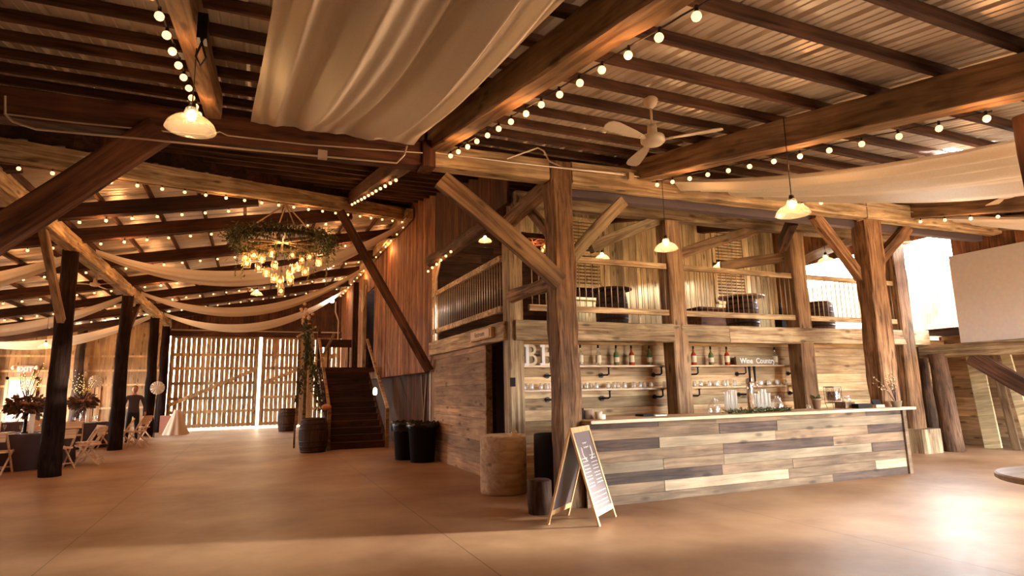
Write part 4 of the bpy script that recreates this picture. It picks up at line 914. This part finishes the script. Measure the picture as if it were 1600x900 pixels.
# right end
x = cx(1281); r = empty('potted_plant', (x, 7.3, ZC), 'small plant in a ribbed clay pot left of the drink dispenser', 'plant')
MB().lathe([(.001, .002), (.05, .002), (.075, .15), (.08, .15), (.08, .175), (.068, .175), (.06, .15), (.001, .15)], (x, 7.3, ZC), 20).build('pot', M_terra, r, True)
m = MB()
for k in range(60): a = random.uniform(0, 6.3); m.leaf((x+math.cos(a)*.02, 7.3+math.sin(a)*.02, ZC+.15), Vector((math.cos(a), math.sin(a), random.uniform(.4, 1.6))).normalized()*random.uniform(.06, .12), .014)
m.build('leaves', M_green2, r)
mug(cx(1268), 7.3, .035, .08, M_glass, 'glass_votive', 'tiny glass holder left of the clay pot', 'candle holder', 1)
x = cx(1308); r = empty('drink_dispenser', (x, 7.3, ZC), 'glass drink dispenser of dark tea on a wire stand', 'dispenser')
MB().lathe([(.08, .12), (.105, .13), (.11, .15), (.11, .34), (.1, .35)], (x, 7.3, ZC), 28).build('glass_tank', M_glass, r, True)
MB().lathe([(.001, .13), (.1, .135), (.104, .15), (.104, .28), (.001, .28)], (x, 7.3, ZC), 24).build('tea', M_tea, r, True)
MB().lathe([(.001, .37), (.1, .365), (.115, .35), (.1, .345)], (x, 7.3, ZC), 28).build('lid', M_zinc, r, True)
m = MB()
for z in (.1, .36): m.tube([(x+.13*math.cos(a*PI/12), 7.3+.13*math.sin(a*PI/12), ZC+z) for a in range(25)], .004, 5)
for k in range(4): a = PI/4+k*PI/2; m.tube([(x+.13*math.cos(a), 7.3+.13*math.sin(a), ZC+.36), (x+.13*math.cos(a), 7.3+.13*math.sin(a), ZC+.1), (x+.1*math.cos(a), 7.3+.1*math.sin(a), ZC+.002)], .004, 5)
m.build('wire_stand', M_iron, r); MB().tube([(x, 7.2, ZC+.16), (x, 7.15, ZC+.16), (x, 7.15, ZC+.13)], .01, 8).build('spigot', M_zinc, r)
m = MB(); m.box((cx(1322), 7.25, ZC), (cx(1337), 7.45, ZC+.1)); T(m.build('wooden_box', W_rafter), 'small wooden box right of the drink dispenser', 'box')
m = MB(); xx = (cx(1326)+cx(1337))/2; m.lathe([(.001, 0), (.06, 0), (.062, .06), (.045, .08), (.045, .1)], (xx, 7.33, ZC+.101), 18); T(m.build('glass_canister', M_glass, None, True), 'round glass canister on the wooden box', 'canister')
m = MB(); m.box((cx(1336, 7.15), 7.08, ZC), (cx(1358, 7.15), 7.2, ZC+.07)); T(m.build('tip_box', M_black), 'long black box near the right end of the counter', 'box')
m = MB(); m.box((cx(1364, 7.15), 7.08, ZC), (cx(1377, 7.15), 7.18, ZC+.045)); T(m.build('napkin_holder', M_cream), 'pale low box right of the black box', 'box')
m = MB(); a = cx(1367, 7.2); b = cx(1379, 7.2); m.add([(a, 7.2, ZC+.046), (b, 7.2, ZC+.046), (b, 7.23, ZC+.13), (a-.03, 7.23, ZC+.13), (a, 7.22, ZC+.046), (b, 7.22, ZC+.046), (b, 7.245, ZC+.13), (a-.03, 7.245, ZC+.13)], [(0,1,2,3),(7,6,5,4),(0,4,5,1),(1,5,6,2),(2,6,7,3),(3,7,4,0)]); T(m.build('menu_card', M_black), 'small black card standing behind the pale box', 'card')
x = cx(1402, 7.02); r = empty('twig_bucket', (x, 7.02, ZC), 'zinc bucket of thin budding twigs at the counter corner', 'vase')
MB().lathe([(.001, .002), (.065, .002), (.085, .1), (.088, .1), (.08, .1), (.06, .01)], (x, 7.02, ZC), 22).build('bucket', M_zinc, r, True)
m = MB()
for k in range(16):
    a = random.uniform(0, 6.3); tgt = Vector((x-random.uniform(.05, .75)*random.random()**.7, 7.02+random.uniform(-.1, .1), ZC+random.uniform(.3, .6))); p0 = Vector((x, 7.02, ZC+.05)); mid = p0.lerp(tgt, .5)+Vector((0, 0, .08))
    m.tube([p0, mid, tgt], [.004, .003, .002], 4, mi=0)
    for q in range(9): m.leaf(mid.lerp(tgt, q/8), Vector((random.uniform(-1, 1), random.uniform(-1, 1), random.uniform(-1, 1))).normalized()*.03, .01, mi=1)
m.build('twigs', [M_cord, M_petal], r)
# ------------------------------------------------------------------ sandwich board
fl, fr, rl, rr_ = Vector((3.55, 5.99, 0)), Vector((4.0, 6.35, 0)), Vector((3.10, 6.34, 0)), Vector((3.56, 6.70, 0))
tl, tr = (fl+rl)/2+Vector((0, 0, 1.05)), (fr+rr_)/2+Vector((0, 0, 1.05))
sg = empty('sandwich_board', (3.55, 6.35, 0), 'folding chalkboard menu sign standing before the bar', 'sign')
def leaf_panel(a, b, ta, tb, front):
    nm = 'front_leaf' if front else 'rear_leaf'
    up = (ta-a); u = (b-a).normalized(); W = (b-a).length; v = up.normalized(); H_ = up.length; n = u.cross(v).normalized()
    if (n.x > 0) != front: n = -n
    M = Matrix(((u.x, v.x, n.x, a.x), (u.y, v.y, n.y, a.y), (u.z, v.z, n.z, a.z), (0, 0, 0, 1)))
    m = MB()
    for x0, x1 in ((0, .035), (W-.035, W)): m.box((x0, 0, -.012), (x1, H_, .012), .8, M=M)
    m.box((.035, .1, -.012), (W-.035, .16, .012), .8, M=M); m.box((.035, H_-.06, -.012), (W-.035, H_, .012), .8, M=M)
    fr_ = m.build(nm, W_frame, sg)
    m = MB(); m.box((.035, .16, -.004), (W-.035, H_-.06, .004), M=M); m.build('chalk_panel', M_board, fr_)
    if front:
        m = MB(); cxx = W/2
        def stroke(pts, r=.0035): m.tube([M @ Vector((x, y, .006)) for x, y in pts], r, 4)
        top = H_-.06
        for s in (-1, 1):
            for k in range(9):
                a_ = .25+k*.16; px_, py_ = cxx+s*.13*math.cos(a_-1.2), top-.2+.12*math.sin(a_-1.5)*1.1
                stroke([(px_, py_), (px_+s*.018, py_+.022)], .006)
        def scribble(x0, x1, y, h, r=.003):
            n_ = int((x1-x0)/.009); stroke([(x0+(x1-x0)*i/n_, y+h*math.sin(i*2.3+y*50)*(.5+.5*math.sin(i*.9))) for i in range(n_+1)], r)
        scribble(cxx-.07, cxx+.06, top-.13, .018, .004); scribble(cxx-.06, cxx+.08, top-.18, .016, .004)
        for k, y in enumerate((.30, .335, .38, .42, .455, .5, .535, .58, .615)):
            scribble(.07+.01*(k % 2), cxx-.05, H_-y-.06, .008); scribble(cxx+.04, W-.08+.01*(k % 3), H_-y-.04, .008)
        stroke([(.06, .34), (W-.06, .34)], .003)
        for y in (.2, .24, .29): scribble(.08, W-.08, y, .008)
        m.build('chalk_writing', M_chalk, fr_)
leaf_panel(fl, fr, tl, tr, True); leaf_panel(rl, rr_, tl, tr, False)
# ------------------------------------------------------------------ tub, drum, stump, bins, barrels
def tub(c, r_, h, name, label, cat, mat): return T(MB().lathe([(.001, .0), (r_*.97, 0), (r_, .03), (r_*1.01, h*.5), (r_, h-.02), (r_*.97, h), (r_*.9, h), (r_*.9, h-.04), (.001, h-.04)], c, 36).build(name, mat, None, True), label, cat)
tub((3.48, 8.55, 0), .345, .83, 'veneer_tub', 'pale wood-wrapped round tub left of the rough post', 'tub', W_tub)
mug_ = T(MB().lathe([(.001, 0), (.045, 0), (.048, .09), (.03, .11)], (3.62, 8.45, .792), 16).build('glass_votive', M_jar, None, True), 'little glass candle jar on the pale wood tub', 'candle holder')
tub((4.05, 8.1, 0), .25, .85, 'dark_drum', 'dark round drum hidden behind the rough post', 'drum', M_black)
T(MB().lathe([(.001, 0), (.14, 0), (.155, .18), (.15, .38), (.13, .4), (.001, .4)], (3.3, 6.95, 0), 20).build('small_keg', W_barrel, None, True), 'small dark keg behind the left leg of the chalkboard sign', 'keg')
def bin_(c, label, bag):
    r = empty('trash_bin', c, label, 'bin'); c = Vector(c); R_ = .31
    MB().lathe([(.001, 0), (R_*.82, 0), (R_, .78), (R_*1.06, .78), (R_*1.06, .82), (R_*.96, .82), (R_*.8, .03)], c, 30).build('bin_body', M_black, r, True)
    m = MB(); n = 40; vs = []
    for j, (rr, z) in enumerate(((R_*.98, .78), (R_*1.09, .84), (R_*1.12, .76), (R_*1.08, .62 if bag else .72))):
        for k in range(n): a = 2*PI*k/n; q = rr+.018*math.sin(k*2.7+j)+.01*math.sin(k*5.3); vs.append(c+Vector((math.cos(a)*q, math.sin(a)*q, z+.02*math.sin(k*1.9+j*2))))
    m.add(vs, [(j*n+k, j*n+(k+1) % n, (j+1)*n+(k+1) % n, (j+1)*n+k) for j in range(3) for k in range(n)])
    m.build('bin_liner', plain('shiny bin liner', rgb(60, 54, 58) if bag else rgb(18, 12, 14), .25), r, True)
bin_((3.43, 13.05, 0), 'front black bin by the pine wall corner', False); bin_((3.25, 13.75, 0), 'rear black bin with a shiny knotted liner', True)
def barrel(c, r_, h, label, top_r=None, group=None, name='wine_barrel', cat='barrel', body=None):
    c = Vector(c); r = empty(name, c, label, cat, group)
    prof = [(.001, 0), (r_*.84, 0)]+[(r_*(.84+.16*math.sin(PI*i/10)), h*i/10) for i in range(1, 10)]+[(r_*.84, h), (r_*.8, h), (r_*.79, h-.03), (.001, h-.03)]
    MB().lathe(prof, c, 32).build('staves', body or W_barrel, r, True)
    for u in (.04, .17, .32, .68, .83, .96): rr = r_*(.84+.16*math.sin(PI*u))+.004; MB().lathe([(rr-.006, h*u-.022), (rr, h*u-.02), (rr, h*u+.02), (rr-.006, h*u+.022)], c, 32).build('hoop', M_hoop, r, True)
    if top_r: MB().lathe([(.001, h), (top_r-.01, h), (top_r, h+.008), (top_r, h+.028), (top_r-.01, h+.036), (.001, h+.036)], c, 40).build('table_top', W_barrel if top_r < .44 else W_top, r)
    return r
barrel((1.5, 16.75, 0), .37, .86, 'wine barrel at the foot of the stairs'); barrel((1.35, 26.6, 0), .38, .9, 'wine barrel farther back beside the barn door')
barrel((6.62, 10.3, 2.575), .33, .86, 'barrel table on the loft behind the left railing', .42)
barrel((10.05, 10.3, 2.575), .36, .86, 'barrel table on the loft before the right louvre', .5)
barrel((12.35, 10.2, 2.575), .33, .84, 'barrel on the loft beside the bright opening')
barrel((4.33, 1.9, 0), .33, .93, 'barrel cocktail table cut by the right edge of the photo', .46)
m = MB(); m.box((10.0, 11.6, 2.575), (10.9, 12.2, 3.35)); m.box((9.9, 11.5, 3.35), (11.1, 12.3, 3.4)); T(m.build('loft_table', W_darkbeam), 'dark table behind the second loft barrel', 'table')
m = MB(); m.lathe([(.001, 0), (.04, 0), (.04, .2), (.015, .26), (.015, .32)], (10.9, 10.0, 2.98), 12); m.box((10.8, 9.9, 2.575), (11.0, 10.1, 2.98)); T(m.build('bottle_stand', [M_black]), 'dark stand with a bottle right of the second loft barrel', 'stand')
T(MB().ball((1.83, 17.0, .96+.16), .11, 14, 8, sc=(1.2, 1.2, .8)).build('pumpkin', plain('muted orange pumpkin', rgb(196, 120, 70), .6), None, True), 'small pumpkin resting on the left stair newel', 'pumpkin')
# garland on the left stair rail
m = MB(); g0 = P(480, 502, y=18.2); pts = [P(478, 498, y=18.1), P(481, 530, y=18.05), P(487, 565, y=18.0), P(494, 595, y=17.9), P(499, 625, y=17.7), P(506, 642, y=17.4)]
m.tube(pts, .03, 6)
for p in walk(pts, .006, 0):
    q = p+Vector((random.gauss(0, .07), random.gauss(0, .07), random.gauss(0, .04))); m.leaf(q, Vector((random.uniform(-1, 1), random.uniform(-1, 1), random.uniform(-1.4, .3))).normalized()*.12, .03, mi=1 if random.random() < .35 else 0)
pts2 = [pts[0], P(478, 560, y=18.0), P(470, 600, y=17.95), P(462, 628, y=17.9)]
for p in walk(pts2, .012, 0):
    q = p+Vector((random.gauss(0, .05), random.gauss(0, .05), 0)); m.leaf(q, Vector((random.uniform(-1, 1), random.uniform(-1, 1), -1)).normalized()*.12, .025)
gl = m.build('leaf_garland', [M_green, M_green2]); T(gl, 'leafy garland with cream flowers trailing down the stair rail', 'garland')
m = MB()
for k in range(26): p = pts[0]+Vector((random.gauss(0, .1), random.gauss(0, .08), random.gauss(.02, .13))); m.ball(p, random.uniform(.03, .06), 7, 5, sc=(1, 1, .8))
m.build('flowers', M_petal, gl, True)
T(MB().lathe([(.04, 0), (.055, .05), (.05, .16), (.02, .2)], P(586, 617, y=16.9), 12).build('wall_lantern', emitter('lit lantern', (1, .85, .6, 1), 5), None, True), 'small lit lantern on the right stair rail', 'lantern')
q = P(481, 462, y=25) ; 
T(MB().ball(P(519, 470, y=27), .09, 10, 8).build('flood_lamp', emitter('white flood lamp', (1, .95, .85, 1), 30), None, True), 'small bright white lamp high beside the barn door', 'lamp')
# small sign over the restroom doorway
r = empty('restroom_sign', (3.62, 10.6, 2.44), 'small wooden sign on the beam over the restroom doorway', 'sign')
a = P(735, 527, x=3.6); b = P(767, 523, x=3.6); ym = (a.y+b.y)/2
m = MB(); m.box((3.6, b.y, 2.36), (3.665, a.y, 2.54), .8); m.build('sign_board', W_frame, r)
m = MB(); m.box((3.585, b.y+.06, 2.385), (3.6, a.y-.06, 2.515)); m.build('name_plate', M_label, r)
text('Restroom', .12, Matrix.Translation((3.583, ym, 2.45)) @ Matrix.Rotation(-PI/2, 4, 'Z') @ Matrix.Rotation(PI/2, 4, 'X'), 'lettering', W_rafter, r, .001)
# ------------------------------------------------------------------ exit sign, pale door
d = empty('door_3', (-8.9, FW-.05, 0)); struct(d, 'plain pale door in the far left wall')
m = MB(); a = P(14, 592, y=FW-.1); b = P(46, 660, y=FW-.1); m.box((a.x, FW-.09, 0), (b.x, FW-.03, 2.25)); m.build('door_leaf', M_doorpale, d)
m = MB(); m.box((a.x-.1, FW-.11, 0), (a.x, FW-.02, 2.35)); m.box((b.x, FW-.11, 0), (b.x+.1, FW-.02, 2.35)); m.box((a.x-.1, FW-.11, 2.25), (b.x+.1, FW-.02, 2.35)); m.build('door_frame', W_frame, d)
m = MB(); m.box((a.x+1.5, FW-.07, 0), (a.x+3.1, FW-.02, 2.3)); struct(m.build('wall_back', W_ply), 'pale amber panel beside the far door')
e = P(39, 577, y=FW-.2); r = empty('exit_sign', e, 'lit red and white EXIT sign with two lamp heads', 'sign')
MB().box((e.x-.27, FW-.2, e.z-.15), (e.x+.27, FW-.1, e.z+.16)).build('sign_box', plain('pinkish lit plastic', rgb(190, 120, 104), .6), r)
text('EXIT', .26, Matrix.Translation((e.x, FW-.205, e.z)) @ Matrix.Rotation(PI/2, 4, 'X'), 'lettering', emitter('red lit letters', (1, .08, .04, 1), 2), r, bold=.006)
for s in (-1, 1): MB().ball((e.x+s*.38, FW-.2, e.z+.06), .09, 10, 8).build('lamp_head', M_white, r, True)
# ------------------------------------------------------------------ tables and chairs of the wing
def fold_chair():
    r = empty('folding_chair', (0, 0, 0), '-', 'chair', 'light wooden folding chairs')
    for s in (-1, 1):
        MB().bar((s*.2, -.26, 0), (s*.2, .2, .46), .035, .025, .6, up=(1, 0, 0)).build('rear_leg', W_chair, r)
        MB().bar((s*.22, .22, 0), (s*.22, -.22, .82), .04, .025, .6, up=(1, 0, 0)).build('front_leg', W_chair, r)
    MB().box((-.2, -.14, .42), (.2, .25, .455), .7).build('seat', W_chair, r)
    M, L = frame((-.2, -.19, .74), (.2, -.19, .74)); MB().box((0, -.012, -.1), (L, .012, .09), .8, M=M).build('back_slat', W_chair, r)
    MB().bar((-.2, .2, .12), (.2, .2, .12), .03, .02, .5).build('stretcher', W_chair, r)
    MB().bar((-.2, -.2, .12), (.2, -.2, .12), .03, .02, .5).build('stretcher', W_chair, r)
    return r
proto = fold_chair(); used = [False]
def chair(x, y, rz, label):
    o = proto if not used[0] else copy_tree(proto); used[0] = True
    o.location = (x, y, 0); o.rotation_euler = (0, 0, rz); o['label'] = label
    return o
def round_table(x, y, R_, nm, chairs):
    r = empty('round_table', (x, y, 0), 'round banquet table under the dark cloth, '+nm, 'table', 'round dining tables')
    MB().lathe([(.001, .70), (R_-.02, .70), (R_-.02, .73), (.001, .73)], (x, y, 0), 32).build('table_top', W_top, r)
    MB().tube([(x, y, 0), (x, y, .7)], .04, 10).build('pedestal', M_iron, r)
    n = 72; vs = [Vector((x, y, .738))]; rings = ((R_*.5, .738), (R_, .736), (R_+.015, .70), (R_+.03, .35), (R_+.05, .01))
    for j, (q, z) in enumerate(rings):
        for k in range(n): a = 2*PI*k/n; rr = q+(0 if j < 2 else .035*(j-1)*.5*math.sin(a*14+x)); vs.append(Vector((x+math.cos(a)*rr, y+math.sin(a)*rr, z)))
    fs = [(0, 1+k, 1+(k+1) % n) for k in range(n)]+[(1+j*n+k, 1+(j+1)*n+k, 1+(j+1)*n+(k+1) % n, 1+j*n+(k+1) % n) for j in range(4) for k in range(n)]
    T(MB().add(vs, fs, .5).build('tablecloth', M_darkcloth, None, True), 'dark floor-length cloth on the round table '+nm, 'tablecloth', 'dark round tablecloths')
    for a_, l in chairs:
        a = math.radians(a_); cxx, cyy = x+math.cos(a)*(R_+.40), y+math.sin(a)*(R_+.40)
        chair(cxx, cyy, a+PI/2, 'folding chair %s of the table %s' % (l, nm))
    for k in range(6):
        a = 2*PI*k/6+.3; px_, py_ = x+math.cos(a)*(R_-.25), y+math.sin(a)*(R_-.25)
        T(MB().lathe([(.001, .741), (.09, .741), (.13, .752), (.13, .756), (.001, .748)], (px_, py_, 0), 18).build('plate', M_white, None, True), 'white plate laid on the table '+nm, 'plate', 'plates on the table '+nm)
        gx, gy = x+math.cos(a+.3)*(R_-.35), y+math.sin(a+.3)*(R_-.35)
        T(MB().lathe([(.001, .741), (.032, .741), (.004, .75), (.004, .83), (.035, .87), (.036, .93)], (gx, gy, 0), 12).build('wine_glass', M_glass, None, True), 'stemmed glass on the table '+nm, 'glass', 'glasses on the table '+nm)
round_table(-4.62, 16.95, .88, 'nearest the first dark post', ((-95, 'on the near side'), (-48, 'at the near right corner'), (-8, 'on the right side'), (32, 'at the far right'), (100, 'on the far side'), (-140, 'at the near left')))
round_table(-4.9, 22.4, .88, 'left of the man', ((-80, 'on the near side'), (-35, 'at the near right corner'), (10, 'on the right side'), (150, 'on the left side'), (95, 'on the far side')))
round_table(-7.6, 19.4, .88, 'in the second row on the left', ((-60, 'on the near side'), (0, 'on the right side'), (60, 'on the far side')))
round_table(-7.9, 25.2, .88, 'nearest the pale door', ((-70, 'on the near side'), (-10, 'on the right side'), (70, 'on the far side')))
chair(-3.2, 22.0, 1.2, 'folding chair turned sideways in front of the standing man')
chair(-3.5, 24.8, 1.0, 'folding chair behind the third dark post')
def centrepiece(x, y, nm, white):
    r = empty('tall_centrepiece', (x, y, .74), 'tall flower centrepiece with gold lit branches, '+nm, 'centrepiece')
    MB().lathe([(.001, 0), (.07, 0), (.07, .01), (.035, .03), (.03, .5), (.06, .52)], (x, y, .745), 18).build('vase', M_glass if white else M_iron, r, True)
    m = MB(); c = Vector((x, y, 1.36))
    for k in range(520):
        d = Vector((random.gauss(0, 1), random.gauss(0, 1), random.gauss(0, .45))); d.normalize(); p = c+Vector((d.x*.34, d.y*.34, d.z*.26-.02))*random.random()**.4
        m.leaf(p, (d+Vector((0, 0, random.uniform(-.6, .3)))).normalized()*random.uniform(.08, .16), .04, mi=0)
    m.build('foliage', plain('dusky burgundy foliage', rgb(112, 76, 52), .7), r)
    m = MB()
    for k in range(12): a = random.uniform(0, 6.3); m.ball(c+Vector((math.cos(a)*.25, math.sin(a)*.25, .03)), .07, 8, 6, sc=(1, 1, .7))
    m.ball(c, .1, 8, 6); m.build('flowers', plain('dusty rose petals', rgb(176, 120, 92), .7), r, True)
    m = MB(); lt = MB()
    for k in range(14):
        a = random.uniform(0, 6.3); tp = c+Vector((math.cos(a)*random.uniform(.1, .45), math.sin(a)*random.uniform(.1, .45), random.uniform(.4, .95))); mid = c.lerp(tp, .5)+Vector((random.uniform(-.06, .06), 0, .05))
        m.tube([c, mid, tp], .005, 4)
        for q in range(5): lt.ball(mid.lerp(tp, q/4)+Vector((random.uniform(-.04, .04), random.uniform(-.04, .04), 0)), .011, 5, 4)
    m.build('branches', M_cord, r); lt.build('fairy_lights', M_fairy, r)['kind'] = 'stuff'
centrepiece(-4.62, 16.8, 'on the table nearest the first post', False); centrepiece(-4.75, 22.2, 'on the table left of the man', True)
for (x, y, l) in ((-4.45, 16.6, 'glowing white pillar candle vase on the nearest table'), (-4.55, 22.0, 'glowing white pillar candle vase on the table left of the man'), (-4.2, 17.1, 'second bright cylinder vase on the nearest table')):
    T(MB().lathe([(.001, 0), (.045, 0), (.05, .02), (.05, .42), (.045, .42)], (x, y, .742), 16).build('cylinder_vase', plain('frosted bright glass', rgb(250, 236, 214), .3), None, True), l, 'vase')
for px, py, y, rr, l in ((149, 596, 24.5, .21, 'round white paper disc left of the second dark post'), (246, 606, 25.9, .24, 'round white paper disc at the third dark post')):
    p = P(px, py, y=y); m = MB(); M = Matrix.Translation(p) @ Matrix.Rotation(PI/2, 4, 'X'); n = 32; vs = [M @ Vector((0, 0, .03))]
    for k in range(n): a = 2*PI*k/n; vs.append(M @ Vector((rr*math.cos(a), rr*math.sin(a), .02*(-1)**k)))
    m.add(vs+[M @ Vector((0, 0, -.02))], [(0, 1+k, 1+(k+1) % n) for k in range(n)]+[(n+1, 1+(k+1) % n, 1+k) for k in range(n)]); r = T(m.build('paper_fan', M_white), l, 'paper fan')
    MB().tube([p+Vector((0, .03, 0)), (p.x, p.y+.03, .0)], .015, 6).build('stand_pole', M_iron, r)
def conecloth(u, v):
    a = 2*PI*u; h = .95*(1-v); rr = .1+.36*v+.03*math.sin(a*9)*v; c = P(253, 690, z=0); return (c.x+math.cos(a)*rr, 27.4+math.sin(a)*rr, h)
drape(conecloth, 60, 8, 'draped_stand', 'small stand under pale gathered cloth by the barn door', mat=M_linen)
m = MB(); m.box((-3.35, 27.9, 0), (-2.85, 28.3, .72)); T(m.build('pink_box', plain('dull pink carton', rgb(190, 130, 110), .8)), 'dull pink box beside the draped stand', 'box')
# ------------------------------------------------------------------ the man
mx, my = -3.62, 23.6
J = {'pel': (0, 0, .98), 'sp': (0, .01, 1.15), 'ch': (0, .0, 1.36), 'nk': (0, 0, 1.52), 'hd0': (0, -.01, 1.6),
     'sl': (-.2, 0, 1.46), 'el': (-.27, .03, 1.2), 'wl': (-.28, -.06, .95), 'hl': (-.28, -.09, .86), 'sr': (.2, 0, 1.46), 'er': (.29, .04, 1.2), 'wr': (.33, -.02, .95), 'hr': (.33, -.05, .87),
     'pl': (-.1, 0, .92), 'kl': (-.12, -.04, .5), 'al': (-.13, .03, .09), 'tl': (-.14, -.14, .04), 'pr': (.1, 0, .92), 'kr': (.12, .02, .5), 'ar': (.13, .08, .09), 'tr': (.15, -.09, .04)}
RD = {'pel': .16, 'sp': .155, 'ch': .165, 'nk': .06, 'hd0': .06, 'sl': .075, 'el': .05, 'wl': .033, 'hl': .03, 'sr': .075, 'er': .05, 'wr': .033, 'hr': .03, 'pl': .1, 'kl': .07, 'al': .045, 'tl': .035, 'pr': .1, 'kr': .07, 'ar': .045, 'tr': .035}
E_ = [('pel', 'sp'), ('sp', 'ch'), ('ch', 'nk'), ('nk', 'hd0'), ('ch', 'sl'), ('sl', 'el'), ('el', 'wl'), ('wl', 'hl'), ('ch', 'sr'), ('sr', 'er'), ('er', 'wr'), ('wr', 'hr'), ('pel', 'pl'), ('pl', 'kl'), ('kl', 'al'), ('al', 'tl'), ('pel', 'pr'), ('pr', 'kr'), ('kr', 'ar'), ('ar', 'tr')]
ks = list(J); me = bpy.data.meshes.new('body'); me.from_pydata([J[k] for k in ks], [(ks.index(a), ks.index(b)) for a, b in E_], [])
tmp = bpy.data.objects.new('person', me); C.objects.link(tmp)
tmp.modifiers.new('s', 'SKIN'); sv = me.skin_vertices[0].data
for i, k in enumerate(ks): q = RD[k]; sv[i].radius = (q, q*(.72 if k in ('pel', 'sp', 'ch') else 1)); sv[i].use_root = (k == 'pel')
tmp.modifiers.new('u', 'SUBSURF').levels = 2
dg = bpy.context.evaluated_depsgraph_get(); bm_ = bpy.data.meshes.new_from_object(tmp.evaluated_get(dg)); bpy.data.objects.remove(tmp)
b = MB(); b.v = [tuple(v.co) for v in bm_.vertices]
for p in bm_.polygons:
    z = p.center.z; x = abs(p.center.x); b.f.append(list(p.vertices)); b.t.append(.5); b.m.append(0 if (z > 1.52 or (x > .24 and z < .97)) else (1 if z > .96 else (3 if z < .1 else 2)))
b.ball((0, -.015, 1.7), .098, 16, 12, mi=0, sc=(.82, .98, 1.2)); b.ball((0, -.115, 1.685), .017, 6, 5, mi=0, sc=(.8, 1, 1.4))
for s in (-1, 1): b.ball((s*.083, -.005, 1.69), .022, 6, 5, mi=0, sc=(.5, .8, 1.3)); b.ball((s*.033, -.098, 1.705), .011, 6, 4, mi=4)
b.ball((0, -.105, 1.645), .02, 8, 4, mi=5, sc=(1.3, .5, .4))
for s, hk in ((-1, 'hl'), (1, 'hr')):
    h = Vector(J[hk])
    for k in range(4): o_ = Vector((0, -.03+.02*k, -.02)); b.tube([h+o_, h+o_+Vector((-s*.004, -.006, -.04)), h+o_+Vector((-s*.018, -.014, -.07+.006*abs(k-1.5)))], [.009, .0085, .006], 6, mi=0)
    b.tube([h+Vector((0, -.03, .01)), h+Vector((-s*.01, -.055, -.02)), h+Vector((-s*.015, -.06, -.045))], [.01, .009, .007], 6, mi=0)
pr = b.build('person', [M_skin, M_shirt, M_trouser, M_black, M_hair, plain('lips', rgb(130, 70, 60), .6)], None, True)
pr.location = (mx, my, .0); pr.rotation_euler = (0, 0, .15); pr.scale = (1.03, 1.03, 1.02)
tag(pr, 'man in dark shirt and black trousers standing behind the table', 'person')
hair = MB(); hair.ball((0, .012, 1.735), .1, 16, 10, sc=(.86, 1.0, .95)); ho = hair.build('hair', M_hair, None, True)
for v in ho.data.vertices:
    if v.co.z < 1.74 and v.co.y < 0: v.co.y = max(v.co.y, -.02)
ho.parent = pr
